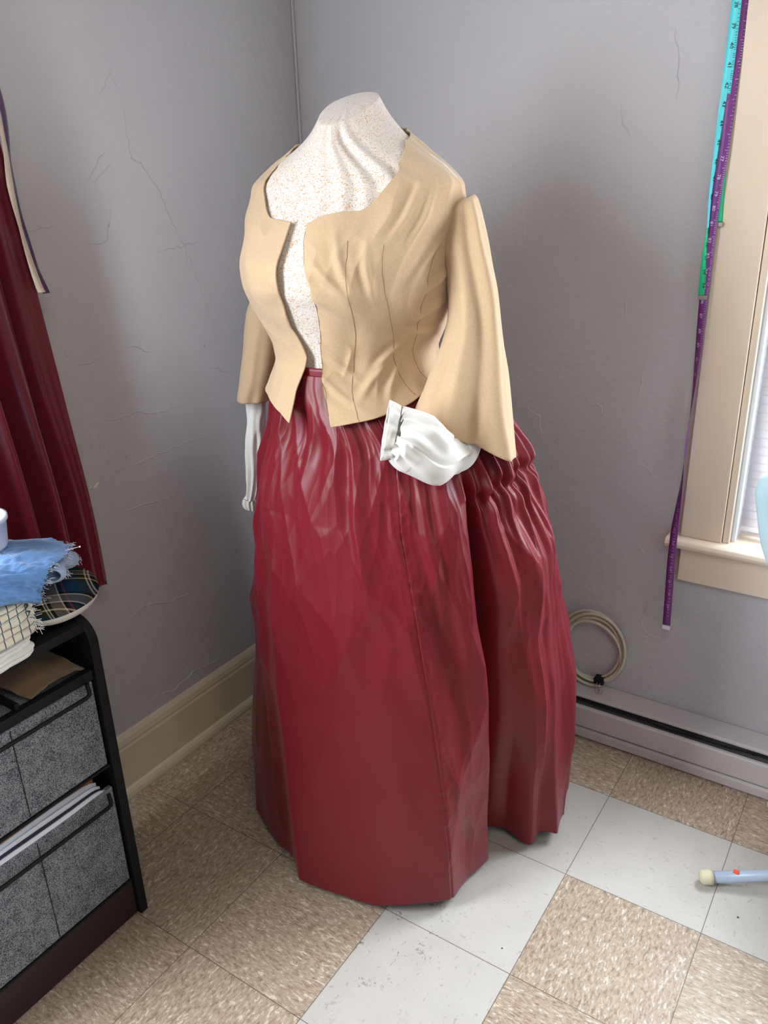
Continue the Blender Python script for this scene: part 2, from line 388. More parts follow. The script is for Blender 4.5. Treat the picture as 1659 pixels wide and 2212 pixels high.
# ------------------------------------------------------------------ setting
def struct(mb_or_o, name=None, m=None, parent=None):
    o = mb_or_o.build(name, m, parent) if isinstance(mb_or_o, MB) else mb_or_o
    if not parent: o['kind'] = 'structure'
    return o
b = MB(); b.box((-.15, -4.0, -.06), (3.6, .15, 0)); struct(b, 'floor', M['floor'])
def crack(mb, pts, plane, wd=.0022, h=.0015):
    "a raised hair ridge of paint along the wall"
    P = []
    for (a, c), (a2, c2) in zip(pts, pts[1:]):
        n = max(2, int(math.hypot(a2-a, c2-c)/.012))
        for k in range(n): P.append((a+(a2-a)*k/n, c+(c2-c)*k/n))
    P.append(pts[-1]); V = []; N = len(P)
    for k, (a, c) in enumerate(P):
        j = .0035 if 0 < k < N-1 else 0
        a += random.uniform(-j, j); c += random.uniform(-j, j)
        d = (P[min(k+1, N-1)][0]-P[max(k-1, 0)][0], P[min(k+1, N-1)][1]-P[max(k-1, 0)][1]); l = math.hypot(*d) or 1
        nx, nz = -d[1]/l*wd, d[0]/l*wd; tp = math.sin(PI*k/(N-1))*.8+.2
        for s_, hh in ((-1, 0), (0, h*tp), (1, 0)):
            aa, cc = a+nx*s_*tp, c+nz*s_*tp
            V.append((hh, aa, cc) if plane == 'x' else (aa, -hh, cc))
    F = []
    for k in range(N-1):
        for q in (0, 1): F.append((3*k+q, 3*k+q+1, 3*k+q+4, 3*k+q+3))
    mb.add(V, F)
# hairline cracks, (along, height) in metres on each wall
CR_L = [[(-0.679,1.795),(-0.639,1.75),(-0.622,1.698),(-0.618,1.576),(-0.589,1.569),(-0.549,1.516),(-0.516,1.437),(-0.472,1.347),(-0.438,1.252),(-0.406,1.128)],
  [(-0.639,1.75),(-0.679,1.703)],
  [(-0.744,1.531),(-0.708,1.578),(-0.685,1.589)],
  [(-0.733,1.524),(-0.674,1.569)],
  [(-0.689,1.494),(-0.716,1.407),(-0.781,1.404)],
  [(-0.911,1.438),(-0.843,1.448)],
  [(-0.834,1.014),(-0.768,1.006),(-0.703,1.008),(-0.641,0.989),(-0.545,0.995)],
  [(-0.874,0.866),(-0.793,0.879),(-0.674,0.886),(-0.529,0.89),(-0.351,0.869)],
  [(-0.838,0.484),(-0.774,0.501),(-0.665,0.471),(-0.544,0.452)],
  [(-0.874,0.775),(-0.799,0.772),(-0.68,0.766),(-0.533,0.759)],
  [(-0.842,0.209),(-0.774,0.227),(-0.718,0.209),(-0.635,0.224),(-0.484,0.205)],
  [(-0.716,1.174),(-0.683,1.163),(-0.63,1.14)],
  [(-0.677,1.071),(-0.685,1.027)],
  [(-0.858,1.146),(-0.767,1.155)],
  [(-0.466,1.077),(-0.4,1.052),(-0.348,1.029)],
  [(-0.589,1.373),(-0.482,1.381),(-0.417,1.388)]]
CR_R = [[(0.939,0.943),(0.913,0.976),(0.883,0.961)],
  [(0.967,1.178),(0.964,1.243)],
  [(0.916,1.663),(0.925,1.616),(0.948,1.586)],
  [(0.761,1.596),(0.758,1.546)],
  [(1.026,0.845),(1.05,0.824),(1.07,0.803),(1.089,0.787)],
  [(1.036,0.622),(1.053,0.599),(1.089,0.581)],
  [(1.08,0.504),(1.091,0.451),(1.079,0.377),(1.1,0.354),(1.151,0.348),(1.176,0.341)],
  [(1.071,0.342),(1.114,0.344)],
  [(0.888,0.381),(0.879,0.348)],
  [(1.118,0.272),(1.127,0.237)],
  [(1.248,0.429),(1.278,0.421)],
  [(0.723,0.941),(0.757,0.92),(0.766,0.87)],
  [(0.691,1.421),(0.699,1.367)],
  [(0.341,1.584),(0.328,1.618)],
  [(1.025,1.093),(1.017,1.0)],
  [(1.023,1.795),(1.037,1.716),(1.039,1.646)]]
def wall_with_hole(plane, a0, a1, z1, h0, h1, hz0, hz1, th=.14):
    mb = MB()
    def bx(p, q, r, s):
        if plane == 'x': mb.box((-th, p, r), (0, q, s))
        else: mb.box((p, 0, r), (q, th, s))
    for (p, q, r, s) in ((a0, h0, 0, z1), (h1, a1, 0, z1), (h0, h1, 0, hz0), (h0, h1, hz1, z1)): bx(p, q, r, s)
    return mb
LW = (-2.65, -1.15, .90, 2.25); RW = (1.275, 2.05, .66, 2.1)
mb = wall_with_hole('x', -3.6, 0.0, 2.5, *LW)
for c in CR_L: crack(mb, c, 'x')
wl = struct(mb, 'wall_left', M['wall'])
mb = wall_with_hole('y', -.14, 3.4, 2.5, *RW)
for c in CR_R: crack(mb, c, 'y')
# paint bead running down the corner
mb.tube([(.004, -.004, z) for z in np.linspace(0, 2.5, 30)], .004, 8)
wr = struct(mb, 'wall_right', M['wall'])
# chipped paint patches showing plaster, part of the left wall
cp = MB()
for (y, z, a, c_) in ((-0.853, 0.865, .012, .004), (-0.869, 0.865, .006, .002)):
    pts = [(0, y+a*math.cos(k)*random.uniform(.6, 1), z+c_*math.sin(k)*random.uniform(.6, 1)+a*.35*math.cos(k)) for k in np.linspace(0, 2*PI, 11)[:-1]]
    cp.prism(pts, (-.0005, 0, 0), (.0006, 0, 0))
cp.build('paint_chip', M['speck'], wl)
# baseboard left with cap bead and shoe moulding, right piece mostly behind the heater
def moulding(name, prof, p0, p1, plane, m):
    mb = MB()
    if plane == 'x': pts0 = [(a, p0, z) for a, z in prof]; mb.prism(pts0, (0, 0, 0), (0, p1-p0, 0))
    else: pts0 = [(p0, -a, z) for a, z in prof]; mb.prism(pts0, (0, 0, 0), (p1-p0, 0, 0))
    return struct(mb, name, m)
prof = [(0, 0), (.032, 0), (.033, .008), (.031, .018), (.026, .026), (.019, .030), (.019, .145), (.016, .152), (.017, .158), (.014, .172), (.008, .180), (0, .183)]
moulding('baseboard_left', prof, -3.5, 0, 'x', M['base'])
# right window: casing, stool, apron, reveal, sash, glass
win = MB()
win.box((1.158, -.022, .668), (1.255, 0, 2.16)); win.box((1.2565, -.016, .668), (1.272, .0, 2.12))
win.box((1.158, -.022, 2.10), (2.167, 0, 2.20)); win.box((2.07, -.022, .668), (2.167, 0, 2.10))
o = struct(win, 'window_1', M['trim']); bevel(o, .002)
s2 = MB()
pr = [(0.02, .642), (-.044, .642), (-.052, .646), (-.056, .655), (-.052, .664), (-.044, .668), (.14, .668), (.14, .642)]
pts = [(1.128, a, z) for a, z in pr]; s2.prism(pts, (0, 0, 0), (1.06, 0, 0))
bevel(s2.build('window_sill', M['trim'], o), .002)
s3 = MB(); s3.box((1.162, -.020, .545), (2.16, 0, .6415)); bevel(s3.build('window_apron', M['trim'], o), .002)
s4 = MB(); s4.box((1.268, .001, .668), (1.282, .09, 2.12)); s4.box((2.043, 0, .668), (2.053, .09, 2.12))
s4.box((1.282, .075, .668), (2.043, .105, .712)); s4.box((1.282, .075, .70), (1.315, .105, 2.1)); s4.box((2.01, .075, .70), (2.043, .105, 2.1))
s4.box((1.315, .08, 1.37), (2.01, .10, 1.41)); s4.box((1.345, .085, .712), (1.352, .10, 2.1)); s4.build('window_frame', M['white'], o)
s5 = MB(); s5.box((1.315, .089, .712), (2.01, .092, 2.1)); s5.build('window_pane', M['glass'], o)
# left window behind the curtain (outside the frame, lets the daylight in)
win = MB(); a, c_, z0, z1 = LW
win.box((0, a-.09, z0-.08), (.012, a, z1+.09)); win.box((0, c_, z0-.08), (.012, c_+.09, z1+.09)); win.box((0, a, z1), (.012, c_, z1+.09)); win.box((0, a, z0-.03), (.014, c_, z0))
win.box((-.10, a, z0), (-.07, c_, z0+.05)); win.box((-.10, a, (z0+z1)/2-.02), (-.07, c_, (z0+z1)/2+.02)); win.box((-.10, a, z1-.05), (-.07, c_, z1))
o = struct(win, 'window_2', M['trim']); s5 = MB(); s5.box((-.088, a, z0+.05), (-.085, c_, z1-.05)); s5.build('window_pane', M['glass'], o)

# ------------------------------------------------------------------ dress form
NT_, NZ = 220, 170
th = np.linspace(0, 2*PI, NT_, endpoint=False)
zs = np.linspace(1.0, 1.643, NZ)
form = empty('dress_form', (.62, -.62, 0))
def drape_f(TH, Z):
    "shallow tension folds of the cover running from the neck down to the bust"
    a = np.degrees(TH)
    k = sst(1.36, 1.46, Z)*(1-sst(1.60, 1.66, Z))
    r = 0
    for c0, c1, am, wd in ((70, 80, .007, 5.0), (58, 72, .006, 4), (84, 92, .004, 4), (44, 56, .004, 5), (100, 98, .003, 4)):
        c = c0+(c1-c0)*(Z-1.40)/.2; r = r+am*(gauss(a, c, wd)-.6*gauss(a, c-8, wd))
    return r*k
P = surf(BODY, th[:, None], zs[None, :]); n = normals(P, True)
if np.dot(n[55, 80], P[55, 80]-np.array([.62, -.62, P[55, 80][2]])) < 0: n = -n
P = P+n*(drape_f(th[:, None], zs[None, :])+.002*vnoise(P[..., 0]*14, P[..., 1]*14, P[..., 2]*9, 3))[..., None]
# close the slanted top smoothly
top = P[:, -1:, :]; c = top.mean(0, keepdims=True)
cap = [c+(top-c)*s+np.array([0, 0, .004*(1-s)]) for s in (.985, .95, .8, .6, .4, .2, .02)]
cap = [q+np.array([0, 0, dz]) for q, dz in zip(cap, (.002, .003, .004, .005, .005, .005, .005))]
P = np.concatenate([P]+cap, 1)
grid('cover', P, M['printed'], form, wrap=True, uv=(1.15, .75))
mb = MB(); mb.tube([(.62, -.62, .05), (.62, -.62, 1.02)], .017, 16); mb.build('pole', M['black'], form, True)
mb = MB()
for k in range(4):
    a = PI/4+k*PI/2; mb.tube([(.62, -.62, .075), (.62+.16*math.cos(a), -.62+.16*math.sin(a), .03), (.62+.22*math.cos(a), -.62+.22*math.sin(a), .012)], .012, 10)
mb.build('base', M['black'], form, True)
adopt(form); tag(form, 'plus-size dress form under a tan-on-white squiggle print cover, standing in the corner', 'dress form')

# ------------------------------------------------------------------ skirt
HEM = [(.335,-.62),(.345,-.74),(.362,-.80),(.45,-.845),(.552,-.872),(.612,-.93),(.715,-.908),(.793,-.893),(.857,-.861),(.936,-.797),(.928,-.722),(.948,-.637),
       (.862,-.600),(.935,-.535),(1.005,-.545),(1.012,-.512),(1.060,-.490),(1.034,-.418),(1.036,-.395),(1.0,-.28),(.93,-.21),(.78,-.17),(.60,-.20),(.45,-.28),(.36,-.42),(.332,-.52)]
# matching angle (deg, 90 = front) of each hem point on the hip ellipse
HA = [180,158,146,131,118,113,95,82,71,58,48,34,28,22,12,7,0,-10,-17,-35,-52,-80,-108,-130,-150,-168]
HEM = np.array(HEM); HA = np.radians(np.array(HA, float))
NA, NV = 1300, 420
K = len(HEM)
tt = np.linspace(0, K, NA, endpoint=False); i0 = np.floor(tt).astype(int) % K; i1 = (i0+1) % K; ft = tt-np.floor(tt)
HAu = np.append(HA, HA[0]-2*PI)
ang = HAu[i0]*(1-ft)+HAu[i0+1]*ft
# polygon hem with slightly rounded corners
hx = HEM[i0]*(1-ft[:, None])+HEM[i1]*ft[:, None]
ker = np.hanning(27); ker /= ker.sum()
hx = np.stack([np.convolve(np.r_[hx[-13:, q], hx[:, q], hx[:13, q]], ker, 'valid') for q in (0, 1)], 1)
v = np.linspace(0, 1, NV); Z = .030+(1.178-.030)*v
Pe = surf(SKIRT, ang[:, None], Z[None, :], .0*1)
phiw = sst(.95, 1.12, Z)*PHI
Pe2 = surf(SKIRT, ang[:, None], Z[None, :], PHI); bl = sst(.95, 1.15, Z)[None, :, None]
Pe = Pe*(1-bl)+Pe2*bl
hb = np.clip((.90-Z)/.87, 0, 1)[None, :, None]; hb = hb**.9
Pk = Pe.copy(); Pk[..., 0:1] = Pe[..., 0:1]*(1-hb)+hx[:, None, 0:1]*hb; Pk[..., 1:2] = Pe[..., 1:2]*(1-hb)+hx[:, None, 1:2]*hb
Pk[..., 2] = Z[None, :]
cen = np.array([.66, -.575]); out = Pk[..., :2]-cen; out /= np.linalg.norm(out, axis=-1, keepdims=True)
A = np.degrees(ang)[:, None]; T_ = tt[:, None]; Zg = Z[None, :]
tan = np.degrees(ang)[:, None]*.0055                       # arc length coordinate (m)
disp = np.zeros_like(Pk[..., 0])
front = (T_ >= 0)*(T_ < 12)*1.0
# deep recess between the front panel and the gathered back drape
rec = gauss(T_, 12.15, .30)
disp -= rec*(.150*sst(1.02, .85, Zg)+.03*sst(.8, .3, Zg))
# pleats from the waist
up = sst(.50, 1.02, Zg)
lean = (Zg-1.15)
for c0, wd, am, ln, z0 in ((124, 2.6, .012, 18, .70), (116, 2.0, .009, 8, .80), (107, 2.4, .003, -6, .75), (96, 2.2, .008, -2, .85), (88, 1.8, .003, 6, .80), (77, 2.0, .008, 10, .62), (70, 1.5, .002, 14, .72), (64, 2.2, .004, 16, .55), (50, 2.0, .010, 8, .60), (42, 2.5, .010, 4, .45), (134, 3, .010, 14, .45), (146, 3, .008, 6, .5), (158, 3, .010, 0, .4)):
    c = c0+ln*lean; d = (A-c)/wd
    disp += am*(np.exp(-np.clip(d, 0, None)**2)*(d > 0)+np.exp(-(np.clip(-d, 0, None)/2.2)**2)*(d <= 0))*sst(z0, z0+.3, Zg)*(1-.35*sst(1.05, 1.15, Zg))
# long soft crumples of taffeta, sharper near the side front seam
msk_low = .30+.70*sst(-.3, .5, T_-8.2)*(T_ < 25.5)+.5*sst(.55, .95, Zg)
w1 = vnoise(tan*5, Zg*2.2, 0, 11)*.06
c1 = ridge((tan+w1+.25*Zg)*16, Zg*3.2, 0, 1); c2 = ridge((tan-w1-.18*Zg)*26, Zg*5.5, 0, 2); c3 = ridge((tan+w1)*48, Zg*13, 0, 5)
amp = np.clip(msk_low, .2, 1.4)
disp += amp*(.0012*(c1-.3)+.0008*(c2-.3)+.0005*(c3-.3))*sst(1.18, 1.10, Zg)*(.45+.55*sst(0.02, .5, Zg))
w1 = w1*1.3
c4 = crumple((tan+.30*Zg+w1)*8, Zg*2.4, 3); c5 = crumple((tan-.22*Zg-w1)*14, Zg*4.2, 6); c6 = crumple((tan+.15*Zg)*30, Zg*10, 9)
c4 -= c4.mean(); c5 -= c5.mean(); c6 -= c6.mean()
zone = sst(.50, .72, Zg)*sst(1.16, 1.04, Zg)+.8*gauss(T_, 10.2, 1.0)*sst(.02, .15, Zg)*sst(.7, .5, Zg)+.45*(T_ > 12.5)*sst(.05, .2, Zg)+.35*(T_ < 5)
zone = np.clip(zone, .10, 1)
disp -= zone*(.024*c4+.016*c5+.0042*c6)+.003*zone
disp -= .026*gauss(Zg, .60, .24)*((T_ < 3.5)+(T_ > 24.6))
# seam with puckers down the side front
sd = (T_-9.0)-.12*np.sin(Zg*9)*.3
puck = ridge(tan*40, Zg*55, 0, 8)
disp += gauss(sd, .12, .22)*.0014*puck*sst(.05, .2, Zg)
disp -= .0018*gauss(sd, .0, .035)
# shirred, gathered drape at the back right: tight pleats above and below the gathering line
dr = sst(12.3, 13.0, T_)*sst(25.6, 24.6, T_)
zl = .955+.010*np.sin(T_*2.3)
pl = np.sin(tan*2*PI*62+3*vnoise(tan*20, Zg*3, 0, 3)); pl2 = np.sin(tan*2*PI*26+3*vnoise(tan*9, Zg*1.6, 0, 9))
disp += dr*(.0045*pl*np.exp(-np.abs(Zg-zl)/.055)+.011*pl2*np.exp(-np.abs(Zg-zl-.02)/.20)*sst(1.17, 1.05, Zg))
disp -= dr*.016*gauss(Zg, zl, .014)
big = ridge((tan+.05*Zg)*9, Zg*1.3, 0, 21)
disp += dr*.020*(big-.2)*sst(.86, .70, Zg)*(.4+.6*sst(.03, .4, Zg))
disp += dr*.020*gauss(Zg, .78, .12)*gauss(A, 5, 26)      # pouf under the gathering
Pk[..., :2] += out*disp[..., None]
# wavy hem line
hz = .006*np.sin(T_*1.7)+.006*vnoise(T_*1.3, 0, 0, 4)+.016*gauss(T_, 6.5, 2.2)*-0.0
Pk[..., 2] += (hz*sst(.12, .03, Zg))
cut = int(round(NA*12.15/K))
skirt = empty('skirt', (.66, -.575, 0))
Pf = Pk[:cut+1]; o = grid('front_panel', Pf, M['taffeta'], skirt, uv=(2.4, 1.2)); solidify(o, .0018, 0)
Pb = Pk[cut:]; Pb = np.concatenate([Pb, Pk[:1]], 0)
o = grid('gathered_drape', Pb, M['taffeta'], skirt, uv=(2.4, 1.2)); solidify(o, .0018, 0)
o['label'] = 'gathered back drape with a shirred seam'
# waistband
tw = np.linspace(0, 2*PI, 160, endpoint=False); zw = np.linspace(1.150, 1.192, 8)
Pw = surf(BODY, tw[:, None], np.full((1, 8), 1.17), PHI, .010); Pw = Pw.copy(); Pw[..., 2] = zw[None, :]
o = grid('waistband', Pw, M['taffeta'], skirt, wrap=True); solidify(o, .003, 1)
adopt(skirt); tag(skirt, 'long crinkled burgundy taffeta skirt with gathered back drape, hem brushing the tile floor', 'skirt')

# ------------------------------------------------------------------ jacket
def tab(T, x): T = np.array(T, float); T = T[np.argsort(T[:, 0])]; return np.interp(x, T[:, 0], T[:, 1])

E_R = [(1.09,80.5),(1.147,79.5),(1.20,81),(1.235,81.8),(1.28,80.8),(1.347,80),(1.392,84),(1.42,86.5),(1.45,87.5)]
E_L = [(1.09,100),(1.165,95.5),(1.212,92.5),(1.225,93.5),(1.267,97.6),(1.312,95.5),(1.345,94.6),(1.38,94.5),(1.41,94.5),(1.45,95.2)]
HEMZ = [(-270,1.112),(-263,1.095),(-260,1.095),(-253,1.108),(-243,1.118),(-230,1.128),(-200,1.138),(-180,1.14),(-90,1.13),(0,1.142),(21,1.137),(31,1.130),(46,1.120),(57,1.112),(69,1.105),(81,1.096),(90,1.094)]
NECKZ = [(-270,1.448),(-266,1.449),(-255,1.455),(-248,1.460),(-243,1.474),(-237,1.495),(-232,1.515),(-223,1.550),(-186,1.582),(-90,1.592),(6,1.582),(37,1.550),(52.8,1.507),(59,1.478),(64,1.467),(73,1.464),(82,1.457),(86,1.449),(90,1.447)]
jacket = empty('jacket', (.62, -.62, 1.10))
ns, nt = 760, 260
sv = np.linspace(0, 1, ns)[:, None]; tv = np.linspace(0, 1, nt)[None, :]
ths = 84+(-266-84)*sv+0*tv; zz = None
for _ in range(4):
    zb, zt = tab(HEMZ, ths), tab(NECKZ, ths); zz = zb+(zt-zb)*tv
    eR, eL = tab(E_R, zz), tab(E_L, zz)-360; ths = eR+(eL-eR)*sv
P = surf(JACK, np.radians(ths), zz)
def outward(P, c=(.63, -.61)):
    n = normals(P); q = (P[..., 0]-c[0])*n[..., 0]+(P[..., 1]-c[1])*n[..., 1]
    return n if q.mean() > 0 else -n
n = outward(P); aw = ths*.0040; z_ = zz
d = .0035*vnoise(aw*16, z_*9, 0, 5)+.0022*ridge(aw*22+z_*9, z_*15-aw*8, 0, 6)*sst(1.10, 1.2, z_)
# drag lines: under the bust, towards the waist and the armhole
for th0, z0, dx, dz, am in ((78,1.32,-.9,.5,.005),(72,1.36,-.8,.7,.005),(66,1.385,-.5,.9,.004),(52,1.37,-.3,1,.004),(20,1.38,.7,.7,.006),(12,1.34,.9,.4,.006),(15,1.29,.95,.25,.006),(14,1.25,.95,-.1,.005),(40,1.21,.8,.5,.004),(50,1.17,.8,.55,.005),(35,1.17,.7,.7,.005),(70,1.20,-.9,.4,.005),(74,1.16,-.8,.5,.004),(100,1.33,.6,.8,.005),(104,1.24,.5,-.9,.005),(30,1.45,.3,.95,.004),(40,1.46,.35,.9,.004)):
    u = (ths-th0)*.0040; vv = z_-z0; L_ = math.hypot(dx, dz); al = (-u*dx+vv*dz)/L_; ac = (u*dz+vv*dx)/L_
    d = d+am*np.exp(-(ac/.007)**2)*np.exp(-(al/.045)**2)-am*.5*np.exp(-((ac-.014)/.009)**2)*np.exp(-(al/.045)**2)
# soft curl of the loose front edges, lifted hem tips
edge = np.exp(-sv/.012)+np.exp(-(1-sv)/.012)
d = d+edge*(.006*gauss(z_, 1.17, .05)+.004*vnoise(z_*22, sv*3, 0, 2))+.010*sst(1.14, 1.09, z_)*np.exp(-(1-sv)/.03)
P = P+n*d[..., None]
bodice = grid('bodice', P, M['wool'], jacket, uv=(1.3, .5)); solidify(bodice, .0025, 0)
def on_jacket(pts, off=.0016):
    """thread following given (degrees, height) points on the bodice"""
    Q = []
    for (a, z0), (a2, z2) in zip(pts, pts[1:]):
        for k in range(14): Q.append((a+(a2-a)*k/14, z0+(z2-z0)*k/14))
    Q.append(pts[-1]); out_ = []
    for a, z0 in Q:
        i = np.argmin(((ths-a)*.004)**2+(z_-z0)**2); ii = np.unravel_index(i, ths.shape)
        out_.append(P[ii]+n[ii]*off)
    O = np.array(out_); O[1:-1] = (O[:-2]+O[1:-1]+O[2:])/3; return O
sm = MB()
for c in ([(65,1.42),(63,1.392),(61.5,1.33),(61,1.262),(61.5,1.192),(64,1.132),(66,1.108)], [(46.8,1.41),(43.5,1.357),(41,1.292),(35.8,1.23),(28,1.167),(25.5,1.138)],
          [(14,1.40),(18,1.34),(22,1.28),(20,1.22),(12,1.16),(8,1.143)], [(116,1.42),(117,1.35),(118,1.26),(118,1.2),(116,1.125)]):
    sm.tube(on_jacket(c, .0013), .0005, 6)
sm.build('seam', M['stitch'], jacket, True)
def loft(rows, nseg, depth, fold=None, nper=160, inward=None, sq=2.0):
    """rows: (inner point, outer point); depth: half thickness across, seen from the side"""
    rows = np.array(rows); k = np.linspace(0, len(rows)-1, nseg)
    R_ = cr(np.c_[np.arange(len(rows)), rows.reshape(len(rows), 6)], k); dp = cr(np.c_[np.arange(len(rows)), np.array(depth)[:, None]], k)[:, 0]
    a_, b_ = R_[:, :3], R_[:, 3:]; C = (a_+b_)/2; H = (b_-a_)/2
    D = np.cross(H, np.array([0, 0, 1.0])); D[:, 2] = 0; D /= np.linalg.norm(D, axis=1)[:, None]
    t = np.linspace(0, 2*PI, nper, endpoint=False); c, s = np.cos(t), np.sin(t)
    cc = np.sign(c)*np.abs(c)**(2/sq); ss = np.sign(s)*np.abs(s)**(2/sq)
    Q = C[None]+cc[:, None, None]*H[None]+ss[:, None, None]*(D*dp[:, None])[None]
    if fold is not None:
        o_ = Q-C[None]; L_ = np.linalg.norm(o_, axis=-1, keepdims=True)+1e-9
        Q = Q+o_/L_*fold(np.degrees(t)[:, None], (k/(len(rows)-1))[None, :])[..., None]
    return Q
RS = [((.848,-.601,1.480),(.858,-.594,1.486)), ((.832,-.605,1.474),(.862,-.589,1.483)), ((.816,-.613,1.455),(.868,-.585,1.470)), ((.815,-.619,1.409),(.881,-.583,1.423)),
      ((.824,-.626,1.345),(.904,-.583,1.343)), ((.835,-.644,1.264),(.927,-.595,1.250)), ((.825,-.689,1.185),(.952,-.619,1.153)), ((.805,-.720,1.108),(.974,-.627,1.024))]
def fold_r(a, v):
    a = np.where(a > 180, a-360, a)      # 0 = outer edge, 180 = inner edge, +90 = towards the camera side
    s = 1
    r = .010*gauss(a, 62-14*v, 13)*sst(.05, .5, v)-.007*gauss(a, 88-14*v, 14)*sst(.1, .5, v)+.006*gauss(a, 112, 12)*sst(.3, .9, v)-.005*gauss(a, 136, 14)*sst(.3, 1, v)
    r = r+.004*gauss(a, 30, 10)*sst(.5, 1, v)-.014*gauss(a, 74, 9)*sst(.86, 1, v)+.012*gauss(a, 50, 14)*sst(.88, 1, v)
    return r+.003*vnoise(a*.03, v*7, 0, 7)
Q = loft(RS, 150, [.008, .022, .036, .048, .056, .060, .060, .055], fold_r)
sl = grid('sleeve', Q, M['wool'], jacket, wrap=True, uv=(.4, .5)); solidify(sl, .0022, -1)
seam = MB(); i_ = 118; seam.tube([Q[i_, j]+(Q[i_, j]-Q[(i_+80) % 160, j])/np.linalg.norm(Q[i_, j]-Q[(i_+80) % 160, j])*.0006 for j in range(70, 150, 2)], .0007, 6)
seam.build('seam', M['stitch'], sl, True)
LS_ = [((.394,-.622,1.451),(.442,-.582,1.449)), ((.353,-.641,1.302),(.410,-.591,1.294)), ((.335,-.648,1.243),(.398,-.593,1.229)), ((.312,-.649,1.155),(.377,-.593,1.145)), ((.289,-.650,1.060),(.349,-.600,1.061))]
Q2 = loft(LS_, 110, [.045, .055, .058, .058, .055], lambda a, v: .003*vnoise(a*.03, v*7, 0, 17)-.004*gauss(np.where(a > 180, a-360, a), 95, 14)*sst(.2, .8, v))
s2_ = grid('sleeve', Q2, M['wool'], jacket, wrap=True, uv=(.4, .5)); solidify(s2_, .0022, -1)
adopt(jacket); tag(jacket, 'unfinished camel wool jacket worn open on the dress form, with flared elbow sleeves', 'jacket')

# ------------------------------------------------------------------ white undersleeves
def sweep(path, rad, nper=140, nseg=120, fold=None, flat=None):
    path = np.array(path, float); k = np.linspace(0, len(path)-1, nseg)
    C = cr(np.c_[np.arange(len(path)), path], k); r = cr(np.c_[np.arange(len(rad)), np.array(rad)[:, None]], k)[:, 0]
    Tn = np.gradient(C, axis=0); Tn /= np.linalg.norm(Tn, axis=1)[:, None]
    cd_ = np.array([.56, -.83, .1]); A = cd_[None]-Tn*(Tn@cd_)[:, None]; A /= np.linalg.norm(A, axis=1)[:, None]; B = np.cross(Tn, A)
    t = np.linspace(0, 2*PI, nper, endpoint=False)
    fl = np.ones(nseg) if flat is None else cr(np.c_[np.arange(len(flat)), np.array(flat)[:, None]], k)[:, 0]
    F = np.zeros((nper, nseg)) if fold is None else fold(np.degrees(t)[:, None], (k/(len(path)-1))[None, :])
    return C[None]+(np.cos(t)[:, None]*(r*fl)[None]+np.cos(t)[:, None]*F*.8)[..., None]*A[None]+(np.sin(t)[:, None]*r[None]+np.sin(t)[:, None]*F)[..., None]*B[None]
blouse = empty('undersleeves', (.62, -.60, .80))
pth = [(.882,-.655,1.130),(.889,-.672,1.075),(.894,-.708,1.040),(.884,-.765,1.042),(.862,-.795,1.072),(.846,-.812,1.094),(.832,-.826,1.103)]
def fb(a, v):
    g = sst(.45, .95, v)
    return .0065*g*np.sin(np.radians(a)*11+2*vnoise(a*.02, v*3, 0, 3))+.006*vnoise(a*.028+v*2, v*6, 0, 12)+.007*ridge(a*.012+v*1.5, v*3.2, 0, 14)*(1-.5*g)-.006*gauss(v, .42, .05)*gauss(a, 270, 60)
Q = sweep(pth, [.028,.032,.038,.049,.055,.047,.037], fold=fb, nper=200, nseg=170, flat=[.7,.7,.62,.6,.62,.7,.75])
us = grid('sleeve', Q, M['silk'], blouse, wrap=True); solidify(us, .0012, 0)
bp = [(.834,-.825,1.103),(.826,-.830,1.105),(.818,-.836,1.107)]
Q = sweep(bp, [.043,.049,.051], nseg=16, nper=140, flat=[.5,.5,.5], fold=lambda a, v: .003*np.sin(np.radians(a)*11)+.002*vnoise(a*.05, v*2, 0, 1))
cf = grid('cuff', Q, M['linen'], us, wrap=True); solidify(cf, .0022, 0)
LU = [((.304,-.637,1.073),(.339,-.607,1.070)), ((.300,-.636,1.018),(.332,-.608,1.015)), ((.289,-.637,.949),(.320,-.610,.946)), ((.281,-.631,.876),(.303,-.611,.874)), ((.271,-.630,.815),(.286,-.618,.811)), ((.267,-.634,.806),(.282,-.621,.802))]
Q = loft(LU, 90, [.022,.020,.018,.015,.012,.010], lambda a, v: .0035*np.sin(np.radians(a)*7+4*v)*sst(0, .6, v)+.002*vnoise(a*.04, v*8, 0, 2))
us = grid('sleeve', Q, M['silk'], blouse, wrap=True); solidify(us, .001, 0)
Q = loft([((.265,-.636,.806),(.282,-.621,.802)), ((.262,-.637,.793),(.284,-.620,.789)), ((.265,-.636,.782),(.282,-.621,.775))], 20, [.012,.014,.012], lambda a, v: .002*np.sin(np.radians(a)*9))
cf = grid('cuff', Q, M['linen'], us, wrap=True); solidify(cf, .0015, 0)
adopt(blouse); tag(blouse, 'white silky undersleeves with gathered cuffs hanging out of the camel jacket sleeves', 'undersleeves')

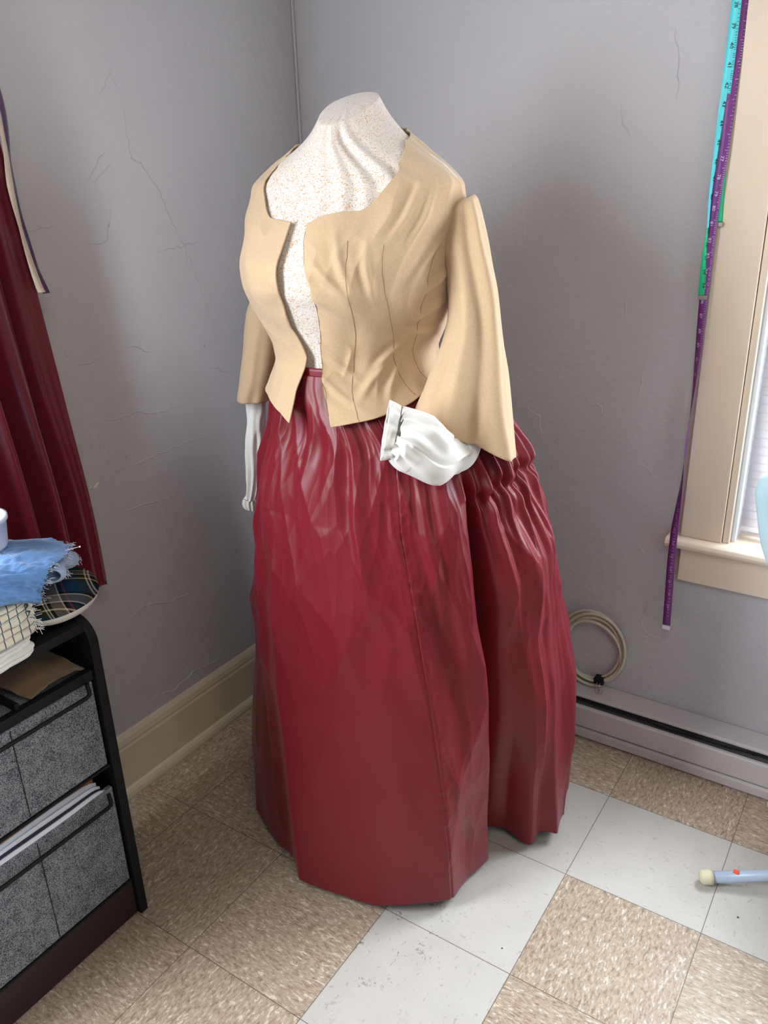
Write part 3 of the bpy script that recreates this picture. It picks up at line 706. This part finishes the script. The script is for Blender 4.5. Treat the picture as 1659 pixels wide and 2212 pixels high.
# ------------------------------------------------------------------ curtain and ribbons at the left window
ny, nz = 520, 150
yy = np.linspace(-.948, -1.66, ny)[:, None]; zc = np.linspace(.655, 2.3, nz)[None, :]
s_ = (-.948-yy)
fa = s_*2*PI/.074+.7*np.sin(s_*9)+vnoise(s_*6, zc*1.3, 0, 4)+.4; fl = .8*np.sin(fa)+.28*np.sin(2.3*fa+1)
X = .058+.036*fl*(1-.15*sst(1.6, 2.3, zc))+.006*vnoise(s_*20, zc*2.5, 0, 8)
Yc = yy+.012*np.sin(s_*2*PI/.070+1.5)+.006*vnoise(0*s_, zc*2.1, 0, 3)+.012*sst(1.2, .6, zc)*(1-s_)-.058*sst(.75, 1.9, zc)
Zc = zc+.012*np.sin(s_*14)*sst(.75, .655, zc)
P = np.stack([X+0*Yc, Yc+0*X, Zc+0*X], -1)
cur = empty('curtain', (.062, -1.25, .655)); o = grid('drape', P, M['curtain'], cur, uv=(.7, 1.6)); solidify(o, .0012, 0)
mb = MB(); mb.tube([(.062, -.82, 2.31), (.062, -2.6, 2.31)], .010, 12); mb.build('rod', M['black'], cur, True)
adopt(cur); tag(cur, 'dark burgundy satin curtain in deep vertical folds at the left window', 'curtain')
def ribbon(name, pts, wd, ang, m, parent=None, nseg=160, th_=.0006):
    """pts down the strip, wd half widths, ang turn about the vertical in degrees (0 = flat to the right wall)"""
    pts = np.array(pts, float); k = np.linspace(0, len(pts)-1, nseg); ix = np.arange(len(pts))
    C = cr(np.c_[ix, pts], k); w_ = np.interp(k, ix, wd); a = np.radians(np.interp(k, ix, ang))
    D = np.stack([np.cos(a), np.sin(a), 0*a], 1)
    P = np.stack([C-D*w_[:, None], C, C+D*w_[:, None]], 1)
    o = grid(name, P, m, parent); solidify(o, th_, 0); return o, C, D, w_
RB1 = [(.092,-1.000,1.780),(.092,-.978,1.644),(.092,-.984,1.566),(.092,-.986,1.485),(.092,-.980,1.426),(.092,-.970,1.373),(.092,-.956,1.324)]
RB2 = [(.1,-1.010,1.745),(.1,-.993,1.604),(.1,-.997,1.526),(.1,-.992,1.452),(.1,-.985,1.392),(.1,-.977,1.346),(.1,-.972,1.328)]
o, *_ = ribbon('ribbon', RB1, [.007]*7, [60,110,125,95,60,100,75], M['mauve'])
tag(o, 'narrow dark purple ribbon hanging beside the burgundy curtain edge', 'ribbon')
o, *_ = ribbon('ribbon', RB2, [.007]*7, [100,118,92,122,100,80,62], M['cream'])
tag(o, 'cream ribbon hanging along the burgundy curtain edge', 'ribbon')

# ------------------------------------------------------------------ baseboard heater
HX0, HX1 = .30, 3.3
heater = empty('baseboard_heater', (1.6, -.04, 0))
def hprof(name, prof, m, parent=heater, x0=HX0, x1=HX1):
    mb = MB(); mb.prism([(x0, -a, z) for a, z in prof], (0, 0, 0), (x1-x0, 0, 0)); o = mb.build(name, m, parent); bevel(o, .0012, 2); return o
hprof('top_cover', [(0, .150), (.004, .153), (.050, .137), (.054, .131), (.053, .126), (.049, .127), (.047, .132), (.004, .147), (0, .147)], M['heater'])
hprof('back_plate', [(0, .01), (.004, .01), (.004, .147), (0, .147)], M['dark'])
hprof('front_panel', [(.072, .046), (.075, .046), (.075, .106), (.072, .110), (.064, .111), (.064, .109), (.070, .107), (.072, .102)], M['heater'])
hprof('bottom_lip', [(.004, .004), (.068, .004), (.071, .008), (.071, .030), (.066, .036), (.050, .040), (.050, .036), (.064, .030), (.064, .010), (.004, .008)], M['heater'])
hprof('inner_baffle', [(.004, .06), (.058, .060), (.058, .098), (.030, .112), (.004, .115)], M['fins'])
mb = MB(); px = np.linspace(.85, 1.9, 60); mb.tube([(x, -.054, .1165+.0025*math.sin(x*14)+.0015*math.sin(x*41)) for x in px], .0022, 8)
wr_ = mb.build('capillary_wire', M['black'], heater, True)
for x in (.985, 1.115, 1.255, 1.40):
    mb = MB(); mb.tube([(x, -.052, .118), (x+.002, -.060, .123), (x+.008, -.060, .122), (x+.010, -.054, .116)], .0018, 6); mb.build('clip', M['black'], heater, True)
adopt(heater); tag(heater, 'long off-white electric baseboard heater along the foot of the right wall', 'baseboard heater')

# ------------------------------------------------------------------ cable coil leaning on the wall over the heater
coil = empty('coiled_cable', (.955, -.02, .155)); mb = MB(); pts = []
N = 4*60
for k in range(N+1):
    t = k/60*2*PI; l = k/60
    rx = .083+.010*math.sin(l*2.1+.5); rz = .100+.010*math.cos(l*1.7)
    pts.append((.957+.007*math.sin(l*3.1)+rx*math.cos(t-1.1), -.014-.016*(.5+.5*math.sin(l*1.9+t*.5)), .277+.006*math.sin(l*2.3+1)+rz*math.sin(t-1.1)))
mz = min(q[2] for q in pts); pts = [(x, y, z+(.160-mz)*.9*(1 if z < .2 else max(0, (.36-z)/.16))) for x, y, z in pts]
mb.tube(pts, .0042, 10); mb.build('cable', M['cable'], coil, True)
mb = MB(); mb.box((.972, -.036, .172), (1.000, -.010, .192)); o = mb.build('hook_and_loop_tie', M['black'], coil); bevel(o, .003)
mb = MB()
for dx in (0, .008): mb.tube([(.985+dx, -.034, .182), (.980+dx, -.041, .168), (.984+dx*1.3, -.046, .152), (.991+dx, -.043, .1505), (.993+dx, -.038, .160)], .0010, 6)
mb.build('wire_twist', M['metal'], coil, True)
adopt(coil); tag(coil, 'coil of cream cable with a black tie, standing on the heater against the wall', 'cable')

# ------------------------------------------------------------------ measuring tapes
def glyphs(text, size):
    c = bpy.data.curves.new('numeral', 'FONT'); c.body = text; c.size = size; c.align_x = 'CENTER'; c.align_y = 'CENTER'; c.resolution_u = 2
    o = bpy.data.objects.new('numeral', c); COL.objects.link(o); bpy.context.view_layer.update()
    me = bpy.data.meshes.new_from_object(o.evaluated_get(bpy.context.evaluated_depsgraph_get()))
    V = [tuple(v.co) for v in me.vertices]; F = [tuple(p.vertices) for p in me.polygons]
    bpy.data.objects.remove(o); bpy.data.curves.remove(c); bpy.data.meshes.remove(me); return V, F
def mark(mb, C, D, z, V, F, off=0.0, lift=.0009, sx=1.0):
    i = int(np.argmin(np.abs(C[:, 2]-z))); e2 = D[i]; e1 = C[min(i+1, len(C)-1)]-C[max(i-1, 0)]; e1 = e1/np.linalg.norm(e1)
    nn = np.cross(e1, e2); nn = nn if nn[1] < 0 else -nn
    mb.add([C[i]+e1*(x)+e2*(y*sx+off)+nn*lift for x, y, _ in V], F)
def ticks(mb, C, D, z0, z1, step, half, lng=.004, lift=.0008, side=1):
    z = z0; k = 0
    while z > z1:
        l = lng*(2 if k % 8 == 0 else 1); V = [(-.0004, half-l, 0), (.0004, half-l, 0), (.0004, half, 0), (-.0004, half, 0)]
        mark(mb, C, D, z, [(x, side*y, 0) for x, y, _ in V], [(0, 1, 2, 3)], 0, lift); z -= step; k += 1
tq = empty('measuring_tape', (1.147, -.035, 1.255))
o1, C, D, w_ = ribbon('strand', [(1.1475,-.040,2.20),(1.1475,-.038,1.83),(1.1470,-.036,1.70),(1.1450,-.036,1.62),(1.1430,-.036,1.55),(1.1415,-.036,1.47),(1.1435,-.036,1.40)],
    [.0095]*7, [-8,-5,12,38,58,72,82], M['turq'], tq)
mb = MB()
for k, nmb in enumerate(range(38, 49)): V, F = glyphs(str(nmb), .0115); mark(mb, C, D, 1.817-.0355*k, V, F, 0, .0010, .9)
ticks(mb, C, D, 1.85, 1.40, .0045, .0090); mb.build('numerals', M['ink'], o1)
o2, C, D, w_ = ribbon('strand', [(1.1435,-.036,1.40),(1.1440,-.037,1.36),(1.1452,-.037,1.32),(1.1470,-.037,1.285),(1.1480,-.037,1.258)], [.0095]*5, [80,62,40,22,15], M['green'], tq)
mb = MB()
for k, nmb in enumerate((55, 56, 57, 58, 59)): V, F = glyphs(str(nmb), .0115); mark(mb, C, D, 1.395-.029*k, V, F, 0, .0010, .9)
ticks(mb, C, D, 1.40, 1.262, .0045, .0090); mb.build('numerals', M['ink'], o2)
mb = MB(); mb.box((1.1385, -.041, 1.248), (1.1578, -.0345, 1.2575)); bevel(mb.build('metal_tip', M['metal'], tq), .001)
o3, C, D, w_ = ribbon('strand', [(1.158,-.020,2.20),(1.160,-.020,1.60),(1.1625,-.024,1.50),(1.1650,-.026,1.412)], [.0095]*4, [60,60,62,55], M['green'], tq)
mb = MB(); mb.box((1.1605, -.031, 1.402), (1.1705, -.0215, 1.4115)); bevel(mb.build('metal_tip', M['metal'], tq), .001)
adopt(tq); tag(tq, 'turquoise and green measuring tape, the shorter one hanging beside the window frame', 'measuring tape')
pp = empty('measuring_tape', (1.155, -.045, .42))
path = [(1.163,-.028,2.20),(1.1605,-.028,1.83),(1.1585,-.030,1.70),(1.1560,-.032,1.56),(1.1520,-.034,1.47),(1.1500,-.035,1.39),(1.1500,-.035,1.32),(1.1500,-.036,1.255),
        (1.1520,-.038,1.15),(1.1530,-.040,1.06),(1.1520,-.042,.97),(1.1515,-.043,.90),(1.1520,-.046,.80),(1.1520,-.064,.69),(1.1525,-.064,.62),(1.1545,-.058,.52),(1.1560,-.050,.424)]
o1, C, D, w_ = ribbon('strand', path, [.0095]*17, [50,48,30,14,4,0,-4,-14,-34,-58,-80,-88,-60,-14,-4,2,6], M['purple'], pp, 320)
mb = MB()
for k, nmb in enumerate(range(77, 92)): V, F = glyphs(str(nmb), .0110); mark(mb, C, D, 1.536-.0325*k, V, F, -.0015, .0010, .85)
ticks(mb, C, D, 1.82, 1.06, .0042, .0088, .0035); mb.build('numerals', M['wink'], o1)
mb = MB(); ticks(mb, C, D, .76, .45, .0085, .0045, .005)
for k in range(8): V, F = glyphs(str(111+k), .0075); mark(mb, C, D, .735-.036*k, V, F, 0, .0010, .8)
mb.build('numerals', M['wink'], o1)
mb = MB(); mb.box((1.1460, -.053, .412), (1.1660, -.048, .4225)); bevel(mb.build('metal_tip', M['white'], pp), .001)
adopt(pp); tag(pp, 'long purple measuring tape hanging past the window sill, white tip at its end', 'measuring tape')

# ------------------------------------------------------------------ window blind
bl = empty('window_blind', (1.66, .04, .70))
k = 0; z = .712
while z < 2.02 and k < 100:
    mb = MB(); n_ = 7; a = math.radians(62); V = []; rnd = random.uniform(-.004, .004)
    for x in (1.284, 2.041):
        for q in range(n_):
            u = (q/(n_-1)-.5)*.0265; cv = .0022*(1-(2*q/(n_-1)-1)**2)
            V.append((x, .045-math.cos(a)*u*-1-cv*math.sin(a), z+math.sin(a+rnd)*u*1.0+cv*math.cos(a)))
    o = link_mesh('slat', V, [(q, q+1, n_+q+1, n_+q) for q in range(n_-1)], M['slat'], bl); solidify(o, .0004, 0)
    z += .0205; k += 1
mb = MB(); mb.box((1.284, .036, .688), (2.041, .056, .700)); bevel(mb.build('bottom_rail', M['slat'], bl), .002)
mb = MB(); mb.box((1.284, .025, 2.04), (2.041, .065, 2.08)); mb.build('head_rail', M['white'], bl)
for x in (1.40, 1.92):
    mb = MB(); mb.tube([(x, .045, .70), (x, .045, 2.05)], .0008, 6); mb.build('cord', M['white'], bl)
adopt(bl); tag(bl, 'white slatted blind lowered nearly to the window sill, glowing with daylight', 'blind')

# ------------------------------------------------------------------ swivel chair at the right edge
ch = empty('swivel_chair', (1.665, -.285, 0)); hub = np.array([1.665, -.285])
L_o = [(1.60,.80),(1.44,.812),(1.417,.850),(1.403,.880),(1.394,.910),(1.386,.945),(1.377,.985),(1.381,1.008),(1.398,1.021),(1.45,1.026),(1.60,1.028)]
out_ = L_o+[(2*1.665-x, z) for x, z in L_o[::-1][1:]]; out_ = out_[:-1] if out_[-1] == out_[0] else out_
def dens(P, m=6, it=3):
    Q = []
    for i in range(len(P)):
        for k in range(m): Q.append(np.array(P[i])+(np.array(P[(i+1) % len(P)])-np.array(P[i]))*k/m)
    Q = np.array(Q)
    for _ in range(it): Q = (np.roll(Q, 1, 0)+2*Q+np.roll(Q, -1, 0))/4
    return Q
D2 = dens(out_); ce = np.array([1.665, .92])
def lay(sc, y):
    q = D2+(ce-D2)*sc; yy_ = y-.05*((q[:, 0]-1.665)/.28)**2*0+.0; return np.stack([q[:, 0], yy_+0*q[:, 0], q[:, 1]], -1)
P = np.stack([lay(s_, y) for s_, y in ((.98,-.468),(.6,-.468),(.2,-.468),(.07,-.470),(.02,-.476),(0,-.486),(0,-.502),(.02,-.512),(.07,-.518),(.2,-.521),(.6,-.522),(.98,-.522))], 1)
grid('backrest', P, M['pad'], ch, wrap=True)
def pad(name, cx, cy, r, z0, z1):
    t = np.linspace(0, 2*PI, 80, endpoint=False); c, s_ = np.cos(t), np.sin(t); e = 2/3.2
    R_ = [(.02,z0),(.9,z0),(.98,z0+.008),(1,z0+.022),(.99,z1-.016),(.95,z1-.005),(.8,z1),(.4,z1+.002),(.02,z1+.002)]
    P = np.stack([np.stack([cx+r*k*np.sign(c)*np.abs(c)**e, cy+r*k*np.sign(s_)*np.abs(s_)**e, z+0*t], -1) for k, z in R_], 1)
    return grid(name, P, M['pad'], ch, wrap=True)
pad('seat', 1.715, -.235, .185, .43, .49)
mb = MB(); mb.tube([(1.665, -.30, .415), (1.665, -.44, .40), (1.665, -.470, .46), (1.665, -.466, .70), (1.665, -.466, .90)], .012, 12); mb.build('back_bracket', M['lblue'], ch, True)
mb = MB(); mb.tube([(hub[0], hub[1], .05), (hub[0], hub[1], .43)], .022, 18); mb.build('column', M['lblue'], ch, True)
for k in range(5):
    a = math.radians(207+72*k); d_ = np.array([math.cos(a), math.sin(a)]); ro = .298 if k == 0 else .25
    q = lambda r, z: (hub[0]+d_[0]*r, hub[1]+d_[1]*r, z)
    mb = MB(); mb.tube([q(.01, .060), q(.12, .045), q(ro, .022)], .0130, 14); lg = mb.build('leg', M['lblue'], ch, True)
    mb = MB(); mb.tube([q(ro-.002, .0225), q(ro+.006, .0220), q(ro+.020, .020), q(ro+.026, .019)], [.0170, .0172, .0160, .009], 16); mb.build('rubber_cap', M['rubber'], lg, True)
    if k == 0:
        mb = MB(); c_ = np.array(q(ro-.052, .0415)); mb.box(c_-(.006, .005, .003), c_+(.006, .005, .002)); mb.build('orange_mark', M['orange'], lg)
adopt(ch); tag(ch, 'chair with pale blue padded back by the window, tube leg with cream rubber cap', 'chair')

# ------------------------------------------------------------------ file cabinet at the left edge
cab = empty('file_cabinet', (.23, -1.36, 0))
Y0, Y1, XF = -1.152, -1.62, .330
def side(y0, y1, inner=0):
    pts = [(.015, 0), (.345, 0), (.345, .60)]; R_ = .05; H_ = .748
    pts = [(.115, 0), (.345, 0)]+[(.345-R_+R_*math.cos(a), H_-R_+R_*math.sin(a)) for a in np.linspace(0, PI/2, 9)]+[(.115, H_)]
    mb = MB(); mb.prism([(x, y0, z) for x, z in pts], (0, 0, 0), (0, y1-y0, 0)); o = mb.build('side_panel', M['black'], cab); bevel(o, .002)
    return o
sp_ = side(Y0, Y0-.020); side(Y1+.02, Y1)
mb = MB(); mb.tube([(.295, Y0-.0205, .698), (.295, Y0-.0222, .698)], .0085, 18); mb.build('cap', M['brown'], sp_)
def cbox(name, a, b_, m, parent=cab, bv=.002): mb = MB(); mb.box(a, b_); o = mb.build(name, m, parent); bevel(o, bv); return o
ya, yb = Y1+.021, Y0-.021
cbox('top_panel', (.117, ya, .726), (.334, yb, .745), M['black'])
cbox('back_panel', (.117, ya, .01), (.121, yb, .725), M['black'])
cbox('shelf', (.122, ya, .632), (.325, yb, .640), M['tweed'])
cbox('rail', (.320, ya, .622), (.338, yb, .643), M['black'])
cbox('divider', (.123, -1.335, .641), (.33, -1.325, .655), M['black'])
cbox('toe_panel', (.30, ya, .004), (.336, yb, .098), M['brown'])
for z0, z1, hz in ((.416, .618, .600), (.104, .358, .330)):
    dr_ = empty('drawer', (.33, (ya+yb)/2, z0)); dr_.parent = cab; dr_.matrix_parent_inverse = Matrix.Identity(4)
    bx = MB(); bx.box((.322, ya+.003, z0), (.334, yb-.003, z1)); o = bx.build('front', M['tweed'], dr_); bevel(o, .002)
    bx = MB(); bx.box((.3345, -1.3565, z0+.004), (.3352, -1.3550, z1-.004)); o2_ = bx.build('seam', M['dark'], dr_)
    bx = MB(); bx.box((.123, ya+.006, z0+.005), (.3215, yb-.006, z0+.009)); bx.build('bottom', M['black'], dr_)
    bx = MB(); bx.box((.321, ya+.002, z0-.006), (.337, yb-.002, z0-.0005)); bx.build('edge_strip', M['black'], dr_)
    h = MB(); h.tube([(.345, yb-.022, hz+.026), (.348, yb-.022, hz+.010), (.350, yb-.024, hz+.003), (.350, yb-.032, hz), (.350, ya+.032, hz), (.350, ya+.022, hz+.006), (.345, ya+.022, hz+.026)], .0042, 10)
    h.build('handle', M['black'], dr_, True)
    for c in dr_.children: c.matrix_parent_inverse = Matrix.Translation(-Vector(dr_.location))
adopt(cab)
for c in cab.children:
    if c.name.startswith('drawer'): c.matrix_parent_inverse = Matrix.Translation(-Vector(cab.location))
tag(cab, 'low black-framed file cabinet with two grey tweed drawers at the left wall', 'cabinet')
# folders and papers standing in the lower drawer
for k, (x, ztop, m, tk, lab, cat) in enumerate((
    (.3295, .3670, 'paper', .0045, 'white folder, front-most of those sticking out above the lower tweed drawer', 'folder'),
    (.3240, .3700, 'navy', .0030, 'dark navy folder sticking up right behind the front white folder', 'folder'),
    (.3185, .3765, 'paper', .0045, 'white folder standing behind the navy folder in the lower drawer', 'folder'),
    (.3120, .3850, 'paper', .0040, 'white papers just in front of the orange-brown folder in the drawer', 'papers'),
    (.3060, .4020, 'manila', .0075, 'orange-brown folder rear-most of those standing in the lower drawer', 'folder'))):
    n_ = 30; V = []; F = []
    for i in range(n_+1):
        y = -1.190-.003*k-i*(.385/n_); xx = x+.002*math.sin(i*.2+k)*min(1, i/6)
        for (dx, z) in ((-tk/2, .125), (tk/2, .125), (tk/2, ztop), (-tk/2, ztop)): V.append((xx+dx-(.004 if z < .2 else 0)-.012*sst(.37, .35, z)*(x > .321), y, z-(.010*math.exp(-i*1.1) if z > .2 else 0)))
    for i in range(n_):
        for q in range(4): F.append((4*i+q, 4*i+(q+1) % 4, 4*i+4+(q+1) % 4, 4*i+4+q))
    F += [(3, 2, 1, 0), (4*n_, 4*n_+1, 4*n_+2, 4*n_+3)]
    o = link_mesh('folder' if cat == 'folder' else 'papers', V, F, M[m]); tag(o, lab, cat, 'folders in the lower drawer')

# ------------------------------------------------------------------ things piled on the cabinet
def stack(name, c, hx_, hy_, z0, z1, layers, m, rot=0, parent=None, amp=.006, seed=1, uvs=1.0):
    nz_ = layers*8+1; na = 220; t = np.linspace(0, 2*PI, na, endpoint=False); cc, ss = np.cos(t), np.sin(t); e = 2/9
    ox, oy = hx_*np.sign(cc)*np.abs(cc)**e, hy_*np.sign(ss)*np.abs(ss)**e
    k = np.linspace(0, 1, nz_); ins = amp*(1-np.abs(np.sin(PI*layers*k))**.5)
    rings = []
    for j in range(nz_):
        dn = ins[j]+.003*vnoise(ox*20, oy*20, int(k[j]*layers), seed)+.0025*vnoise(ox*60, oy*60, int(k[j]*layers)+5, seed)
        L_ = np.sqrt(ox**2+oy**2); x = ox*(1-dn/L_*1.0); y = oy*(1-dn/L_)
        zz_ = z0+(z1-z0)*k[j]+k[j]*.004*vnoise(ox*14, oy*14, 0, seed)
        rings.append(np.stack([c[0]+x*math.cos(rot)-y*math.sin(rot), c[1]+x*math.sin(rot)+y*math.cos(rot), zz_+0*x], -1))
    top = rings[-1]; ce = top.mean(0)
    for s in (.93, .8, .6, .4, .2, .02): q = ce+(top-ce)*s; q[:, 2] += .0035+.003*vnoise(q[:, 0]*25, q[:, 1]*25, 0, seed+3); rings.append(q)
    P = np.stack(rings, 1)
    o = grid(name, P, m, parent, wrap=True)
    uv = o.data.uv_layers[0]; co = P.reshape(-1, 3); idx = np.empty(len(o.data.loops), dtype=np.int32); o.data.loops.foreach_get('vertex_index', idx)
    U = np.stack([co[:, 1]*1.0+co[:, 0]*.35, co[:, 2]+co[:, 0]*.9], -1)*uvs
    uv.data.foreach_set('uv', U[idx].ravel().astype(np.float32)); return o
wst = stack('folded_fabric', (.248, -1.425), .115, .142, .7455, .783, 4, M['linen'], .05, seed=3)
tag(wst, 'folded white fabric at the bottom of the pile on the cabinet', 'folded fabric')
chk = stack('folded_fabric', (.250, -1.425), .123, .152, .7875, .862, 5, M['check'], .06, amp=.009, seed=5)
tag(chk, 'folded cream fabric with blue check, under the blue cloth on the pile', 'folded fabric')
def threads(name, pts, nrm, cnt, m, parent, ln=.012, r=.0004, sp=.004):
    mb = MB()
    for _ in range(cnt):
        q = random.choice(pts); d_ = [nrm[i]+random.uniform(-.7, .7) for i in range(3)]; L_ = random.uniform(.4, 1)*ln
        a = [q[i]+random.uniform(-sp, sp) for i in range(3)]
        mb.tube([a, [a[i]+d_[i]*L_*.5 for i in range(3)], [a[i]+d_[i]*L_+random.uniform(-.003, .003)-(.002 if i == 2 else 0) for i in range(3)]], r, 4)
    return mb.build(name, m, parent)
threads('frayed_edge', [(.372, -1.283+random.uniform(-.012, .004), random.uniform(.80, .85)) for _ in range(40)], (.5, .8, -.3), 45, M['linen'], chk, .009, .0006)
# blue cotton draped over the pile
Rg = np.array([(.215,-1.120,.870),(.285,-1.135,.880),(.340,-1.180,.893),(.374,-1.240,.896),(.383,-1.258,.884),(.381,-1.268,.865),(.378,-1.274,.842)])
Lf = np.array([(.130,-1.590,.884),(.200,-1.590,.890),(.270,-1.590,.894),(.345,-1.590,.894),(.372,-1.592,.885),(.378,-1.593,.862),(.378,-1.594,.838)])
k = np.linspace(0, 6, 90); A_ = cr(np.c_[np.arange(7), Rg], k); B_ = cr(np.c_[np.arange(7), Lf], k)
s_ = np.linspace(0, 1, 170)[:, None, None]; P = A_[None]*(1-s_)+B_[None]*s_
wr = .0045*vnoise(s_[..., 0]*9+k[None]*.8, k[None]*1.6, 0, 31)+.003*ridge(s_[..., 0]*5, k[None]*3.2, 0, 32)+.002*vnoise(s_[..., 0]*40, k[None]*7, 0, 3)
P[..., 2] += wr*sst(6.2, 3.5, k)[None]+.002+.045*(1-np.exp(-s_[..., 0]/.18)); P[..., 0] += wr*sst(3, 5, k)[None]
rag = .003*vnoise(0*k, k*9, 0, 5)+.002*vnoise(0*k, k*30, 0, 6)
P[:3, :, 1] += rag[None]
blu = grid('blue_cloth', P, M['bluecloth']); solidify(blu, .004, -1)
tag(blu, 'light blue cotton with frayed edges draped over the top of the fabric pile', 'fabric')
# turned-back cuff of the same cloth showing its paler side
q = np.linspace(0, 1, 40)[:, None]; r_c = np.linspace(0, 1.45*PI, 26)[None, :]
bx_ = np.array([.300, -1.150, .880])*(1-q[..., None])+np.array([.366, -1.236, .893])*q[..., None]
rr = .010+.004*np.sin(q*9)
dv = np.array([.55, .62, 0]); Pc = bx_+dv*(rr*np.sin(r_c))[..., None]*1.7+np.array([0, 0, -1.0])*(rr*(1-np.cos(r_c)))[..., None]
o = grid('turned_edge', Pc, M['bluein'], blu); solidify(o, .0015, 0)
threads('frayed_edge', [tuple(P[0, int(i)]) for i in np.linspace(5, 85, 60)]+[tuple(Pc[int(i), -1]) for i in np.linspace(0, 39, 40)], (.45, .75, .05), 150, M['flesh'], blu, .007, .0004)
threads('frayed_edge', [tuple(Pc[int(i), 10]) for i in np.linspace(0, 39, 40)], (.45, .75, -.3), 60, M['flesh'], blu, .006, .0004)
mb = MB(); mb.tube([(.335, -1.180, .902), (.350, -1.160, .905)], .0006, 6); mb.tube([(.350, -1.160, .905), (.3515, -1.158, .9052)], .0018, 8); o = mb.build('pin', M['white'], None, True)
tag(o, 'white-headed dressmaking pin in the corner of the blue cloth', 'pin')
# card and paper
def sheet(name, c0, dx, dy, z, th_, m, lab, cat):
    mb = MB(); mb.prism([tuple(c0)+(z,), tuple(np.add(c0, dx))+(z,), tuple(np.add(np.add(c0, dx), dy))+(z,), tuple(np.add(c0, dy))+(z,)], (0, 0, 0), (0, 0, th_)); o = mb.build(name, m); return tag(o, lab, cat)
sheet('card', (.342, -1.282), (-.20, .03), (-.012, -.14), .930, .002, M['plastic'], 'pale grey card lying on the blue cloth under the white sheet', 'card')
sheet('paper_sheet', (.332, -1.291), (-.18, .027), (-.010, -.12), .9323, .0012, M['paper'], 'small white paper sheet on top of the grey card', 'paper')
# plastic tub
tb = MB(); cxy = (.258, -1.298); tub = empty('plastic_tub', (cxy[0], cxy[1], .935))
pr = [(.001, .935), (.050, .935), (.052, .940), (.057, .984), (.060, .985), (.060, .991), (.055, .991), (.049, .942), (.001, .941)]
t = np.linspace(0, 2*PI, 64, endpoint=False)
P = np.array([[(cxy[0]+r*math.cos(a), cxy[1]+r*math.sin(a), z) for r, z in pr] for a in t])
grid('body', P, M['plastic'], tub, wrap=True)
adopt(tub); tag(tub, 'frosted white plastic tub on the papers at the far left edge', 'tub')
# tailor's ham: tartan upper, white underside
ham = empty('tailors_ham', (.262, -1.185, .7455)); hc = np.array([.270, -1.172]); hr = .42
def ham_pt(u, v):
    # u around, v from -1 bottom to 1 top
    r = np.sqrt(np.clip(1-np.abs(v)**2.3, 0, 1)); x = .068*r*np.cos(u)*(1+.10*np.sin(u)); y = .088*r*np.sin(u)
    z = .7885+.0425*v
    return np.stack([hc[0]+x*math.cos(hr)-y*math.sin(hr), hc[1]+x*math.sin(hr)+y*math.cos(hr), z+0*x], -1)
u = np.linspace(0, 2*PI, 120, endpoint=False)[:, None]
P = ham_pt(u, np.linspace(-.20, 1, 60)[None, :]); o = grid('tartan_top', P, M['tartan'], ham, wrap=True)
uvl = o.data.uv_layers[0]; idx = np.empty(len(o.data.loops), dtype=np.int32); o.data.loops.foreach_get('vertex_index', idx); co = P.reshape(-1, 3)
U = np.stack([(co[:, 0]*.55+co[:, 1]*.83)+.35*co[:, 2], (-co[:, 0]*.83+co[:, 1]*.55)+co[:, 2]*.8], -1); uvl.data.foreach_set('uv', U[idx].ravel().astype(np.float32))
P = ham_pt(u, np.linspace(-1, -.20, 30)[None, :]); grid('white_underside', P, M['linen'], ham, wrap=True)
adopt(ham); tag(ham, 'tailor\'s ham in blue and black tartan with white underside, on the cabinet corner', "tailor's ham")
# felt scrap in the top compartment
k1 = np.linspace(0, 1, 80)[:, None]; k2 = np.linspace(0, 1, 50)[None, :]
fx0 = np.array([.20, -1.195, .668]); fx1 = np.array([.335, -1.187, .652]); fy0 = np.array([.20, -1.33, .655]); fy1 = np.array([.330, -1.300, .648])
P = (fx0*(1-k2[..., None])+fx1*k2[..., None])*(1-k1[..., None])+(fy0*(1-k2[..., None])+fy1*k2[..., None])*k1[..., None]
P[..., 2] += .016*np.sin(k1*2.8)*(1-.5*k2)+.004*vnoise(k1*5, k2*5, 0, 3)
zig = .0018*(np.abs(((np.arange(80)/2) % 1)-.5)*4-1); P[:, -1, 0] += zig-.035*np.abs(k1[:, 0]-.35)**1.5
felt = grid('felt_scrap', P, M['felt']); solidify(felt, .0018, 0)
tag(felt, 'tan felt scrap with pinked edge lying in the open top compartment of the cabinet', 'felt')
